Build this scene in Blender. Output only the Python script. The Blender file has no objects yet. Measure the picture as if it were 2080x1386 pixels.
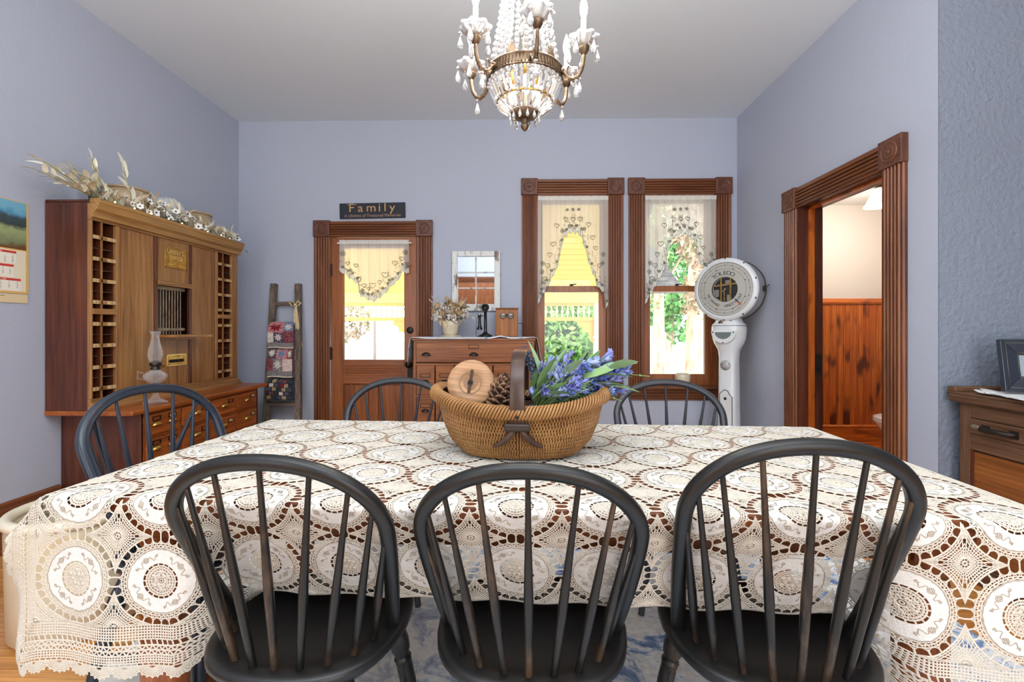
import bpy, math, random
import numpy as np
from mathutils import Vector, Matrix, Euler
R = math.radians
PI = math.pi
random.seed(7)
sc = bpy.context.scene
COL = sc.collection
# ------------------------------------------------------------------ camera, world, lights, exposure
CAMZ = 1.16
YAW = R(1.0)
FPX = 924.0
HOR = 669.0
cam = bpy.data.cameras.new('camera')
cam.sensor_width = 36.0
cam.lens = FPX / 2080 * 36
cam.shift_y = (HOR - 693.0) / 2080
cam.clip_start = 0.02
camo = bpy.data.objects.new('camera', cam)
COL.objects.link(camo)
camo.location = (0, 0, CAMZ)
camo.rotation_euler = (R(90), 0, YAW)
sc.camera = camo
vs = sc.view_settings
vs.view_transform = 'Standard'
vs.look = 'None'
vs.exposure = 0.07
vs.gamma = 1.0
vs.use_curve_mapping = False
try:
    sc.cycles.use_denoising = True
    sc.cycles.max_bounces = 10
    sc.cycles.transparent_max_bounces = 24
    sc.cycles.transmission_bounces = 8
    sc.cycles.sample_clamp_indirect = 6.0
    sc.cycles.caustics_refractive = False
    sc.cycles.caustics_reflective = False
except Exception:
    pass
world = bpy.data.worlds.new('sky')
sc.world = world
world.use_nodes = True
bg = world.node_tree.nodes['Background']
bg.inputs[0].default_value = (0.80, 0.90, 1.0, 1)
bg.inputs[1].default_value = 6.5

def lamp(kind, name, loc, rot, energy, col=(1, 1, 1), **k):
    l = bpy.data.lights.new(name, kind)
    l.energy = energy
    l.color = col
    for a, b in k.items():
        setattr(l, a, b)
    o = bpy.data.objects.new(name, l)
    COL.objects.link(o)
    o.location = loc
    o.rotation_euler = rot
    return o
lamp('SUN', 'sun', (0, 0, 10), (R(38), R(-18), 0), 5.5, (1.0, 0.93, 0.82), angle=R(1.0))
# added soft fills behind the camera; the front wall has no windows
lamp('AREA', 'rear_fill', (-2.05, -2.4, 1.22), (R(90), 0, 0), 36, (0.97, 0.99, 1.0), shape='RECTANGLE', size=1.1, size_y=2.3)
lamp('AREA', 'rear_fill', (1.35, -2.4, 1.22), (R(90), 0, 0), 72, (0.97, 0.99, 1.0), shape='RECTANGLE', size=2.2, size_y=2.3)
# unseen fill under the ceiling, added to brighten the room from above
lamp('AREA', 'overhead_fill', (0.1, 0.3, 3.08), (0, 0, 0), 10, (1.0, 0.97, 0.94), shape='RECTANGLE', size=3.0, size_y=2.2)
# unseen fill facing up, added to brighten the ceiling
lamp('AREA', 'upward_fill', (-0.1, -0.6, 2.05), (R(180), 0, 0), 185, (0.93, 0.97, 1.0), shape='RECTANGLE', size=2.6, size_y=1.2)

def at(px, py, X=None, Y=None, Z=None):
    u = (px - 1040) / FPX
    w = -(py - HOR) / FPX
    dx = math.cos(YAW) * u - math.sin(YAW)
    dy = math.sin(YAW) * u + math.cos(YAW)
    if X is not None: s = X / dx
    elif Y is not None: s = Y / dy
    else: s = (Z - CAMZ) / w
    return Vector((dx * s, dy * s, CAMZ + w * s))

# ------------------------------------------------------------------ helpers
def C(r, g, b, k=1.0):
    def f(c):
        c = c / 255.0
        return (c / 12.92 if c <= 0.04045 else ((c + 0.055) / 1.055) ** 2.4) * k
    return (f(r), f(g), f(b))

class MB:
    def __init__(s):
        s.v = []; s.f = []; s.mi = []; s.sm = []; s.cur = 0
    def add(s, vs, fs, smooth=False):
        b = len(s.v)
        s.v.extend(tuple(p) for p in vs)
        for f in fs:
            s.f.append([b + i for i in f]); s.mi.append(s.cur); s.sm.append(smooth)
        return b
    def box(s, x0, x1, y0, y1, z0, z1):
        s.add([(x0,y0,z0),(x1,y0,z0),(x1,y1,z0),(x0,y1,z0),(x0,y0,z1),(x1,y0,z1),(x1,y1,z1),(x0,y1,z1)],
              [(0,3,2,1),(4,5,6,7),(0,1,5,4),(1,2,6,5),(2,3,7,6),(3,0,4,7)])
        return s
    def obox(s, c, sz, rot=(0,0,0)):
        M = Matrix.Translation(c) @ Euler(rot).to_matrix().to_4x4()
        n = len(s.v)
        a, b, d = sz[0]/2, sz[1]/2, sz[2]/2
        s.box(-a, a, -b, b, -d, d)
        s.xf(M, n)
        return s
    def beam(s, p0, p1, w, t, up=(0,0,1)):
        p0, p1 = Vector(p0), Vector(p1)
        d = (p1-p0).normalized(); a = d.cross(Vector(up)).normalized(); b = a.cross(d)
        vs = []
        for p in (p0, p1):
            for sx, sy in ((-1,-1),(1,-1),(1,1),(-1,1)):
                vs.append(p + a*sx*w/2 + b*sy*t/2)
        s.add(vs, [(0,3,2,1),(4,5,6,7),(0,1,5,4),(1,2,6,5),(2,3,7,6),(3,0,4,7)])
        return s
    def extr(s, prof, p0, p1, a, b, smooth=False, cap=True):
        p0, p1, a, b = Vector(p0), Vector(p1), Vector(a), Vector(b)
        n = len(prof)
        vs = [p0 + a*x + b*y for x, y in prof] + [p1 + a*x + b*y for x, y in prof]
        fs = [(i, (i+1) % n, n+(i+1) % n, n+i) for i in range(n)]
        s.add(vs, fs, smooth)
        if cap:
            s.add(vs[:n], [tuple(range(n))[::-1]]); s.add(vs[n:], [tuple(range(n))])
        return s
    def loft(s, rings, smooth=True, cap=True, close=True):
        n = len(rings[0]); vs = [p for r in rings for p in r]; fs = []
        for k in range(len(rings)-1):
            for i in range(n if close else n-1):
                j = (i+1) % n
                fs.append((k*n+i, k*n+j, (k+1)*n+j, (k+1)*n+i))
        s.add(vs, fs, smooth)
        if cap and close:
            s.add(rings[0], [tuple(range(n))[::-1]]); s.add(rings[-1], [tuple(range(n))])
        return s
    def lathe(s, prof, n=20, c=(0,0,0), M=None, smooth=True, cap=True):
        k0 = len(s.v)
        rings = [[(r*math.cos(2*PI*i/n), r*math.sin(2*PI*i/n), z) for i in range(n)] for r, z in prof]
        s.loft(rings, smooth, cap)
        s.xf((M if M is not None else Matrix.Identity(4)), k0)
        s.xf(Matrix.Translation(c), k0)
        return s
    def tube(s, pts, r, n=8, sec=None, smooth=True, closed=False, up=None):
        pts = [Vector(p) for p in pts]; m = len(pts)
        if not hasattr(r, '__len__'): r = [r]*m
        rings = []; a = None
        for i, p in enumerate(pts):
            if closed: d = pts[(i+1) % m]-pts[i-1]
            else: d = pts[min(i+1, m-1)]-pts[max(i-1, 0)]
            d.normalize()
            if up is not None: a = Vector(up)
            if a is None: a = Vector((0,0,1)) if abs(d.z) < .9 else Vector((1,0,0))
            a = (a - d*a.dot(d)).normalized(); b = d.cross(a)
            if sec: rings.append([p + a*x*r[i] + b*y*r[i] for x, y in sec])
            else: rings.append([p + (a*math.cos(2*PI*k/n)+b*math.sin(2*PI*k/n))*r[i] for k in range(n)])
        if closed:
            rings.append(rings[0]); s.loft(rings, smooth, False)
        else: s.loft(rings, smooth, True)
        return s
    def ball(s, c, r, nu=12, nv=8, sc_=(1,1,1), M=None):
        prof = [(math.sin(PI*k/nv)*1.0 + (1e-4 if k in (0,nv) else 0), -math.cos(PI*k/nv)) for k in range(nv+1)]
        k0 = len(s.v)
        s.lathe(prof, nu, cap=False)
        s.xf(Matrix.Translation(c) @ (M if M is not None else Matrix.Identity(4)) @ Matrix.Diagonal((r*sc_[0], r*sc_[1], r*sc_[2], 1)), k0)
        return s
    def poly(s, pts, th=None, n=None):
        """flat n-gon, with thickness th along n"""
        pts = [Vector(p) for p in pts]; k = len(pts)
        if th is None: s.add(pts, [tuple(range(k))]); return s
        n = Vector(n)
        top = [p+n*th for p in pts]
        s.add(pts+top, [tuple(range(k))[::-1], tuple(range(k, 2*k))] + [(i, (i+1) % k, k+(i+1) % k, k+i) for i in range(k)])
        return s
    def xf(s, M, k0=0):
        for i in range(k0, len(s.v)):
            s.v[i] = tuple(M @ Vector(s.v[i]))
        return s
    def build(s, name, mat, parent=None, loc=None, rot=None, bevel=0, bseg=2, auto=False, **props):
        me = bpy.data.meshes.new(name)
        me.from_pydata(s.v, [], s.f)
        ms = mat if isinstance(mat, (list, tuple)) else [mat]
        for m in ms: me.materials.append(m)
        me.polygons.foreach_set('material_index', s.mi)
        me.polygons.foreach_set('use_smooth', s.sm)
        me.update()
        o = bpy.data.objects.new(name, me)
        COL.objects.link(o)
        if parent is not None: o.parent = parent
        if loc is not None: o.location = loc
        if rot is not None: o.rotation_euler = rot
        if bevel:
            b = o.modifiers.new('edge', 'BEVEL'); b.width = bevel; b.segments = bseg; b.limit_method = 'ANGLE'; b.angle_limit = R(40)
        for k, v in props.items(): o[k] = v
        return o

def box_part(name, mat, parent, *b, bevel=.003, **k):
    return MB().box(*b).build(name, mat, parent, bevel=bevel, **k)

def tag(o, label=None, cat=None, group=None, kind=None):
    if label: o['label'] = label
    if cat: o['category'] = cat
    if group: o['group'] = group
    if kind: o['kind'] = kind
    return o

def thing(name, label, cat, loc=(0,0,0), rz=0, group=None, kind=None):
    o = bpy.data.objects.new(name, None); COL.objects.link(o)
    o.empty_display_size = .05
    o.location = loc; o.rotation_euler = (0,0,rz)
    return tag(o, label, cat, group, kind)

def struct(name, label, loc=(0,0,0), rz=0):
    return thing(name, label, None, loc, rz, None, 'structure')

KIDS = {}
def copy_tree(o, parent=None):
    c = o.copy(); COL.objects.link(c)
    if parent is not None: c.parent = parent
    for ch in [x for x in list(bpy.data.objects) if x.parent == o]: copy_tree(ch, c)
    return c

def inst(o, parent, loc, rot=(0,0,0), scale=(1,1,1)):
    c = o.copy(); COL.objects.link(c); c.parent = parent
    c.location = loc; c.rotation_euler = rot; c.scale = scale
    return c

_txt = {}
def _glyphs(s):
    if s not in _txt:
        cu = bpy.data.curves.new('lettering', 'FONT'); cu.body = s; cu.size = 1; cu.align_x = 'CENTER'; cu.resolution_u = 3
        ob = bpy.data.objects.new('lettering', cu); COL.objects.link(ob)
        dg = bpy.context.evaluated_depsgraph_get()
        ev = ob.evaluated_get(dg); me = ev.to_mesh()
        _txt[s] = ([tuple(v.co) for v in me.vertices], [tuple(p.vertices) for p in me.polygons])
        ev.to_mesh_clear(); bpy.data.objects.remove(ob); bpy.data.curves.remove(cu)
    return _txt[s]
def txt(mb, s, size, o, right, up, sx=1.0):
    vs_, fs_ = _glyphs(s)
    o, right, up = Vector(o), Vector(right), Vector(up)
    mb.add([o + right*(x*size*sx) + up*(y*size) for x, y, _ in vs_], fs_)

# ------------------------------------------------------------------ materials
def nt(name):
    m = bpy.data.materials.new(name); m.use_nodes = True
    t = m.node_tree; return m, t, t.nodes, t.links, t.nodes['Principled BSDF']

def setp(p, rough=.5, metal=0, spec=.5, coat=0, sheen=0):
    p.inputs['Roughness'].default_value = rough
    p.inputs['Metallic'].default_value = metal
    p.inputs['Specular IOR Level'].default_value = spec
    p.inputs['Coat Weight'].default_value = coat
    p.inputs['Coat Roughness'].default_value = .25
    p.inputs['Sheen Weight'].default_value = sheen

def coords(n, l, scale, rand=True, kind='Object'):
    tc = n.new('ShaderNodeTexCoord'); mp = n.new('ShaderNodeMapping')
    mp.inputs['Scale'].default_value = scale
    l.new(tc.outputs[kind], mp.inputs['Vector'])
    if rand:
        oi = n.new('ShaderNodeObjectInfo'); vm = n.new('ShaderNodeVectorMath'); vm.operation = 'SCALE'
        vm.inputs[0].default_value = (13, 17, 29); l.new(oi.outputs['Random'], vm.inputs['Scale'])
        l.new(vm.outputs[0], mp.inputs['Location'])
    return mp.outputs[0]

def ramp(n, stops):
    r = n.new('ShaderNodeValToRGB'); e = r.color_ramp.elements
    e[0].position, e[0].color = stops[0][0], (*stops[0][1], 1)
    e[1].position, e[1].color = stops[-1][0], (*stops[-1][1], 1)
    for p, c in stops[1:-1]:
        k = e.new(p); k.color = (*c, 1)
    return r

def plain(name, col, rough=.5, metal=0, spec=.5, coat=0, col2=None, scale=6, bump=0, bscale=40, sheen=0, lo=.35, hi=.65, detail=4, stretch=(1,1,1), emit=None):
    m, t, n, l, p = nt(name)
    setp(p, rough, metal, spec, coat, sheen)
    p.inputs['Base Color'].default_value = (*col, 1)
    if col2 is not None:
        nz = n.new('ShaderNodeTexNoise'); nz.inputs['Scale'].default_value = scale; nz.inputs['Detail'].default_value = detail
        l.new(coords(n, l, stretch), nz.inputs['Vector'])
        r = ramp(n, [(lo, col), (hi, col2)]); l.new(nz.outputs['Fac'], r.inputs[0]); l.new(r.outputs[0], p.inputs['Base Color'])
    if bump:
        nb = n.new('ShaderNodeTexNoise'); nb.inputs['Scale'].default_value = bscale; nb.inputs['Detail'].default_value = 3
        l.new(coords(n, l, stretch, False), nb.inputs['Vector'])
        b = n.new('ShaderNodeBump'); b.inputs['Strength'].default_value = bump; b.inputs['Distance'].default_value = .01
        l.new(nb.outputs['Fac'], b.inputs['Height']); l.new(b.outputs[0], p.inputs['Normal'])
    if emit:
        p.inputs['Emission Color'].default_value = (*emit[0], 1); p.inputs['Emission Strength'].default_value = emit[1]
    return m

def wood(name, c0, c1, axis=2, sc_=1.0, rough=.42, coat=.2, knots=None, bump=.12, fine=.35):
    m, t, n, l, p = nt(name)
    setp(p, rough, 0, .4, coat)
    s = [16*sc_]*3; s[axis] = 1.1*sc_
    nz = n.new('ShaderNodeTexNoise'); nz.inputs['Scale'].default_value = 1; nz.inputs['Detail'].default_value = 5
    nz.inputs['Roughness'].default_value = .6; nz.inputs['Distortion'].default_value = 1.2
    l.new(coords(n, l, s), nz.inputs['Vector'])
    mid = tuple((a+b)/2 for a, b in zip(c0, c1))
    r = ramp(n, [(.3, c0), (.5, mid), (.72, c1)]); l.new(nz.outputs['Fac'], r.inputs[0])
    s2 = [150*sc_]*3; s2[axis] = 4*sc_
    n2 = n.new('ShaderNodeTexNoise'); n2.inputs['Scale'].default_value = 1; n2.inputs['Detail'].default_value = 2
    l.new(coords(n, l, s2), n2.inputs['Vector'])
    r2 = ramp(n, [(.35, (1-fine,)*3), (.6, (1,1,1))]); l.new(n2.outputs['Fac'], r2.inputs[0])
    mx = n.new('ShaderNodeMix'); mx.data_type = 'RGBA'; mx.blend_type = 'MULTIPLY'; mx.inputs[0].default_value = 1
    l.new(r.outputs[0], mx.inputs[6]); l.new(r2.outputs[0], mx.inputs[7])
    out = mx.outputs[2]
    if knots:
        s3 = [7.0]*3; s3[axis] = 3.0
        n3 = n.new('ShaderNodeTexNoise'); n3.inputs['Scale'].default_value = 1.3; n3.inputs['Detail'].default_value = 1
        l.new(coords(n, l, s3), n3.inputs['Vector'])
        r3 = ramp(n, [(.58, (0,0,0)), (.74, (1,1,1))]); l.new(n3.outputs['Fac'], r3.inputs[0])
        m3 = n.new('ShaderNodeMix'); m3.data_type = 'RGBA'; l.new(r3.outputs[0], m3.inputs[0]); l.new(out, m3.inputs[6])
        m3.inputs[7].default_value = (*knots, 1); out = m3.outputs[2]
    l.new(out, p.inputs['Base Color'])
    if bump:
        b = n.new('ShaderNodeBump'); b.inputs['Strength'].default_value = bump; b.inputs['Distance'].default_value = .004
        l.new(n2.outputs['Fac'], b.inputs['Height']); l.new(b.outputs[0], p.inputs['Normal'])
    return m

def worn(name, base, wear, amount=.62, rough=.4, scale=9, edge=True):
    """painted wood rubbed through along its edges"""
    m, t, n, l, p = nt(name)
    setp(p, rough, 0, .45, .1)
    nz = n.new('ShaderNodeTexNoise'); nz.inputs['Scale'].default_value = scale; nz.inputs['Detail'].default_value = 8; nz.inputs['Roughness'].default_value = .7
    l.new(coords(n, l, (1,1,.35)), nz.inputs['Vector'])
    fac = nz.outputs['Fac']
    if edge:
        g = n.new('ShaderNodeNewGeometry'); ma = n.new('ShaderNodeMath'); ma.operation = 'MULTIPLY_ADD'
        l.new(g.outputs['Pointiness'], ma.inputs[0]); ma.inputs[1].default_value = 1.6; ma.inputs[2].default_value = -.8
        ad = n.new('ShaderNodeMath'); ad.operation = 'ADD'; l.new(fac, ad.inputs[0]); l.new(ma.outputs[0], ad.inputs[1]); fac = ad.outputs[0]
    r = ramp(n, [(amount, base), (amount+.1, wear)]); l.new(fac, r.inputs[0]); l.new(r.outputs[0], p.inputs['Base Color'])
    return m

def glass(name, col=(1,1,1), rough=0, ior=1.45):
    m, t, n, l, p = nt(name)
    p.inputs['Base Color'].default_value = (*col, 1); p.inputs['Transmission Weight'].default_value = 1
    p.inputs['Roughness'].default_value = rough; p.inputs['IOR'].default_value = ior
    return m

def pane_mat(name, tint=(1,1,1), refl=.05):
    m, t, n, l, p = nt(name); n.remove(p)
    tr = n.new('ShaderNodeBsdfTransparent'); tr.inputs[0].default_value = (*tint, 1)
    gl = n.new('ShaderNodeBsdfGlossy'); gl.inputs['Roughness'].default_value = .02
    fr = n.new('ShaderNodeFresnel'); fr.inputs[0].default_value = 1.4
    mx = n.new('ShaderNodeMixShader'); l.new(fr.outputs[0], mx.inputs[0]); l.new(tr.outputs[0], mx.inputs[1]); l.new(gl.outputs[0], mx.inputs[2])
    l.new(mx.outputs[0], n['Material Output'].inputs[0])
    return m

def sheer_mat(name, col, trans=.45, tl=.5):
    m, t, n, l, p = nt(name); n.remove(p)
    tr = n.new('ShaderNodeBsdfTransparent')
    df = n.new('ShaderNodeBsdfDiffuse'); df.inputs[0].default_value = (*col, 1)
    tn = n.new('ShaderNodeBsdfTranslucent'); tn.inputs[0].default_value = (*col, 1)
    a = n.new('ShaderNodeMixShader'); a.inputs[0].default_value = tl; l.new(df.outputs[0], a.inputs[1]); l.new(tn.outputs[0], a.inputs[2])
    b = n.new('ShaderNodeMixShader'); b.inputs[0].default_value = trans; l.new(a.outputs[0], b.inputs[1]); l.new(tr.outputs[0], b.inputs[2])
    l.new(b.outputs[0], n['Material Output'].inputs[0])
    return m

M = {}
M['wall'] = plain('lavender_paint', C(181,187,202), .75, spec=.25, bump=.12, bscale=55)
M['wall_dark'] = plain('textured_grey_wall', C(128,135,148), .7, spec=.3, bump=.9, bscale=38)  # one darker grey over the whole alcove wall
M['ceiling'] = plain('ceiling_paint', C(221,229,235), .85, spec=.2)
M['bath_wall'] = plain('cream_bath_paint', C(226,216,204), .8, spec=.2)
M['bath_ceil'] = plain('white_bath_paint', C(240,236,230), .8, spec=.2)
for i, a in enumerate('XYZ'):
    M['trim'+a] = wood('trim_wood_'+a, C(96,52,29), C(148,88,51), i, 1, .35, .3, fine=.2)
    M['door'+a] = wood('door_wood_'+a, C(132,72,36), C(180,108,58), i, .8, .38, .25, fine=.25)
    M['chest'+a] = wood('chest_wood_'+a, C(126,70,36), C(178,108,58), i, .9, .4, .2)
    M['oak'+a] = wood('oak_wood_'+a, C(134,86,46), C(188,138,84), i, .9, .42, .2)
    M['low'+a] = wood('drawer_wood_'+a, C(130,64,26), C(190,106,48), i, .9, .4, .25)
    M['mahog'+a] = wood('mahogany_wood_'+a, C(66,30,18), C(112,58,36), i, .8, .4, .25)
    M['pine'+a] = wood('pine_wood_'+a, C(176,76,18), C(222,122,40), i, .8, .35, .35, knots=C(92,34,8))
    M['grey'+a] = wood('barn_wood_'+a, C(84,70,62), C(150,132,118), i, 1.2, .8, 0, fine=.5)
    M['table'+a] = wood('table_wood_'+a, C(110,56,26), C(160,92,48), i, 1, .4, .2)
    M['desk'+a] = wood('desk_wood_'+a, C(84,56,38), C(128,92,66), i, 1, .5, .1)
    M['honey'+a] = wood('honey_wood_'+a, C(150,84,34), C(198,126,62), i, .7, .45, .15)
M['block'] = wood('corner_block_wood', C(84,46,30), C(128,78,54), 2, 1, .4, .2)
M['cornice'] = wood('cornice_wood', C(150,106,54), C(196,150,88), 0, .7, .4, .2)
M['floor'] = wood('floor_wood', C(196,124,58), C(232,168,96), 0, .8, .3, .4)
M['black'] = worn('black_chair_paint', C(17,16,15), C(72,54,38), .64, .42, 8)
M['blackseat'] = worn('black_seat_paint', C(19,18,18), C(54,46,40), .76, .42, edge=False)
M['blue_black'] = worn('blue_black_chair_paint', C(36,44,56), C(104,78,60), .70, .3)
M['slate'] = worn('slate_chair_paint', C(46,48,53), C(100,84,72), .72, .4)
M['iron'] = plain('dark_iron', C(30,26,24), .45, .4, col2=C(50,40,34), scale=30)
M['black_metal'] = plain('black_enamel', C(20,20,22), .25, .2, coat=.3)
M['bronze'] = plain('antique_bronze', C(92,72,56), .4, .8, col2=C(138,116,92), scale=40)
M['brass'] = plain('polished_brass', C(204,168,92), .3, .9, col2=C(168,128,60), scale=30)
M['steel'] = plain('dull_nickel', C(168,162,150), .35, .85)
M['silver'] = plain('bell_metal', C(190,186,178), .25, .9)
M['white_rod'] = plain('white_rod', C(236,232,224), .5)
M['linen'] = plain('linen', C(218,213,206), .8, spec=.15, sheen=.2, bump=.25, bscale=220)
M['crochet'] = plain('crochet_cotton', C(213,203,187), .85, spec=.1, sheen=.15, bump=.4, bscale=500)
M['stitch'] = plain('beige_stitching', C(158,142,120), .8)
M['glass'] = glass('clear_glass', (.98,.97,.97))
def thin_glass(name):
    m, t, n, l, p = nt(name)
    setp(p, .04, 0, .6, .3); p.inputs['Base Color'].default_value = (.95, .95, .94, 1)
    tr = n.new('ShaderNodeBsdfTransparent'); tr.inputs[0].default_value = (.95, .94, .93, 1)
    lw = n.new('ShaderNodeLayerWeight'); lw.inputs[0].default_value = .35
    mr = n.new('ShaderNodeMapRange'); mr.inputs[3].default_value = .05; mr.inputs[4].default_value = .42; l.new(lw.outputs['Facing'], mr.inputs[0])
    mx = n.new('ShaderNodeMixShader'); l.new(mr.outputs[0], mx.inputs[0]); l.new(tr.outputs[0], mx.inputs[1]); l.new(p.outputs[0], mx.inputs[2])
    l.new(mx.outputs[0], n['Material Output'].inputs[0]); return m
M['thin'] = thin_glass('thin_blown_glass')
M['crystal'] = glass('cut_crystal', (1,1,1), .03, 1.6); M['crystal'].node_tree.nodes['Principled BSDF'].inputs['Transmission Weight'].default_value = .68
M['pane'] = pane_mat('window_glass')
M['mirror'] = plain('mirror_glass', (.86,.90,.89), .02, 1.0)
M['sheer'] = sheer_mat('sheer_curtain', C(252,252,248), .32, .5)
M['lace'] = sheer_mat('curtain_lace', C(250,250,244), .10, .40)
M['thread'] = plain('curtain_thread', C(120,124,112), .9)
M['white_enamel'] = plain('white_enamel', C(226,230,232), .25, coat=.5, col2=C(208,208,204), scale=5, lo=.5, hi=.85)
M['chip'] = plain('chipped_dark_metal', C(52,42,34), .6, .3)
M['dial'] = plain('dial_face', C(214,210,198), .5)
M['ink'] = plain('black_ink', C(40,38,36), .6)
M['cream'] = plain('cream_ceramic', C(232,220,196), .35, coat=.3, col2=C(214,198,168), scale=7)
M['stoneware'] = plain('tan_stoneware', C(188,164,132), .35, coat=.35, col2=C(164,138,106), scale=4)
M['paper'] = plain('label_paper', C(206,176,126), .8)
# ------------------------------------------------------------------ the room
D = 4.28; XL = -2.674; XR = 2.025; CH = 3.135; YB = -2.6; YC = 2.24; XA = 3.9
TH = .17
fl = struct('floor', 'polished orange wooden strip floor of the dining room')
MB().box(XL-.2, XA, YB, D+.1, -.12, -.016).build('subfloor', M['tableX'], fl)
rows = int((D - YB)/.0615)
p0 = None
PLK = [2.2, 2.9, 3.4]
plk = []
for L in (2.4, 3.1):
    plk.append((L, MB().box(0, L-.0015, 0, .0600, -.016, 0).build('floor_plank', M['floor'], fl, loc=(0,0,-5))))
first = [True, True]
for r_ in range(rows):
    y = YB + r_*.0615
    k = r_ % 2
    for x, (L, src), j in ((XL, plk[k], k), (XL+plk[k][0], plk[1-k], 1-k)):
        if first[j]: src.location = (x, y, 0); first[j] = False; continue
        inst(src, fl, (x, y, 0))
wl = struct('wall_left', 'lavender grey painted wall behind the post office cabinet')
MB().box(XL-.15, XL, YB, D+.16, 0, CH).build('plaster', M['wall'], wl)
def wall_holes(name, label, mat, x0, x1, z1, holes, t):
    """wall in local frame (room side y=0, thickness t to +y) with rectangular holes (x0,x1,z0,z1) sorted by x"""
    mb = MB(); x = x0
    for a, b, c, d in holes:
        mb.box(x, a, 0, t, 0, z1)
        if c > 0: mb.box(a, b, 0, t, 0, c)
        mb.box(a, b, 0, t, d, z1); x = b
    mb.box(x, x1, 0, t, 0, z1)
    return mb
WX = (.491, 1.4875)
DX = -1.3727
wb = struct('wall_back', 'lavender grey painted end wall with a glazed door and two tall windows', (0, D, 0))
wall_holes('', '', None, XL, XR+.17, CH, [(DX-.425, DX+.425, 0, 2.05)] + [(x-.335, x+.335, .63, 2.42) for x in WX], .16).build('plaster', M['wall'], wb)
wr = struct('wall_right', 'lavender grey painted side wall with the open bathroom doorway', (XR, D, 0), R(-90))
DRY = (3.48+2.413)/2
wall_holes('', '', None, 0, D-YC, CH, [(D-DRY-.395, D-DRY+.395, 0, 2.05)], .14).build('plaster', M['wall'], wr)
wh = struct('wall_alcove', 'rough textured darker grey wall behind the old desk')
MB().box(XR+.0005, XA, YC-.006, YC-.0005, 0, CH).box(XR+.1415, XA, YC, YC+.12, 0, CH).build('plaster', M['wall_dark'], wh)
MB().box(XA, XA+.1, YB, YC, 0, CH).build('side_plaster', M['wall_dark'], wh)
ce = struct('ceiling', 'flat pale grey ceiling above the chandelier')
MB().box(XL-.15, XA+.1, YB-.1, D+.16, CH, CH+.12).build('plaster', M['ceiling'], ce)
wf = struct('wall_front', 'wall behind the camera seen only in the mirror', (0, YB, 0))
MB().box(XL, XA, -.12, 0, 0, CH).build('plaster', M['wall'], wf)

def reed(w, n=5, d=.024, h=.009):
    pr = [(0,0), (0,d)]
    e = .012; step = (w-2*e)/n
    for i in range(n):
        a = e + i*step
        g = min(.0045, step*.2); pr += [(a, d-.013), (a+g, d-.013), (a+g+.0005, d-.002), (a+step*.36, d+h*.8), (a+step*.5, d+h), (a+step*.64, d+h*.8), (a+step-g-.0005, d-.002), (a+step-g, d-.013)]
    pr += [(w-e, d), (w, d), (w, 0)]
    return pr
def rosette(parent, x, z, s=.155, d=.042):
    b = box_part('corner_block', M['block'], parent, x-s/2, x+s/2, -d, .0, z-s/2, z+s/2, bevel=.005)
    mb = MB()
    Mx = Matrix.Translation((x, -d, z)) @ Matrix.Rotation(R(90), 4, 'X')
    mb.lathe([(.056,-.002),(.056,.005),(.050,.007),(.047,.001),(.040,.0005),(.030,.004),(.018,.005),(.014,.002),(.010,.010),(.003,.012)], 28, M=Mx)
    mb.lathe([(.0535,-.001),(.0535,.0008),(.047,.0008)], 28, M=Mx, cap=False)
    for k in range(10):
        a = 2*PI*k/10
        mb.ball((x+.03*math.cos(a), -d-.002, z+.03*math.sin(a)), .009, 6, 4, (.9,.5,.9))
    for sx in (-1,1):
        for sz in (-1,1):
            for ax in (0,1):
                for az in (0,1):
                    mb.ball((x+sx*(.056+.014*ax), -d, z+sz*(.056+.014*az)), .0042, 6, 4)
    mb.build('rosette', M['block'], b)
    return b
def trim_set(t, hw, ztop, zbot, cw):
    """reeded casings with corner blocks; hw = outer half width"""
    pr = reed(cw)
    for sgn in (-1, 1):
        x = -hw if sgn < 0 else hw-cw
        MB().extr(pr, (x,0,zbot), (x,0,ztop-.15), (1,0,0), (0,-1,0), True).build('side_casing', M['trimZ'], t)
        rosette(t, sgn*(hw-cw/2), ztop-.0775)
    MB().extr(reed(.14, 5), (-hw+cw-.005,0,ztop-.148), (hw-cw+.005,0,ztop-.148), (0,0,1), (0,-1,0), True).build('head_casing', M['trimX'], t)

# --- glazed back door
d1 = struct('door_1', 'brown varnished back door with a tall glass pane and reeded casing', (DX-.01, D, 0))
trim_set(d1, .5595, 2.185, 0, .148)
mb = MB().box(-.425,-.412,-.005,.16,0,2.05).box(.412,.425,-.005,.16,0,2.05).box(-.425,.425,-.005,.16,2.035,2.05)
mb.build('jamb', M['doorZ'], d1)
for nm, b in (('stile',(-.405,-.295,.012,.055,.02,2.03)), ('stile',(.285,.405,.012,.055,.02,2.03)),
              ('rail',(-.295,.285,.012,.055,1.93,2.03)), ('rail',(-.295,.285,.012,.055,.64,.87)), ('rail',(-.295,.285,.012,.055,.02,.2)), ('mullion',(-.045,.035,.014,.055,.2,.64))):
    box_part(nm, M['doorX' if nm == 'rail' else 'doorZ'], d1, *b, bevel=.004)
MB().box(-.30,.29,.04,.05,.19,.66).build('panel_backing', M['doorZ'], d1)
box_part('lower_panel', M['doorZ'], d1, -.28,-.06,.022,.05,.215,.625, bevel=.01)
box_part('lower_panel', M['doorZ'], d1, .05,.27,.022,.05,.215,.625, bevel=.01)
MB().extr(reed(.11, 5, .006, .006), (-.28,.014,.72), (.27,.014,.72), (0,0,1), (0,-1,0)).build('reeded_panel', M['doorX'], d1)
box_part('pane', M['pane'], d1, -.295,.285,.03,.034,.87,1.93, bevel=0)
for z in (.93, 1.72):
    MB().box(-.418,-.398,.0,.014,z-.055,z+.055).lathe([(.008,-.06),(.008,.06)], 8, (-.409,.002,z)).build('hinge', M['iron'], d1)
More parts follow.
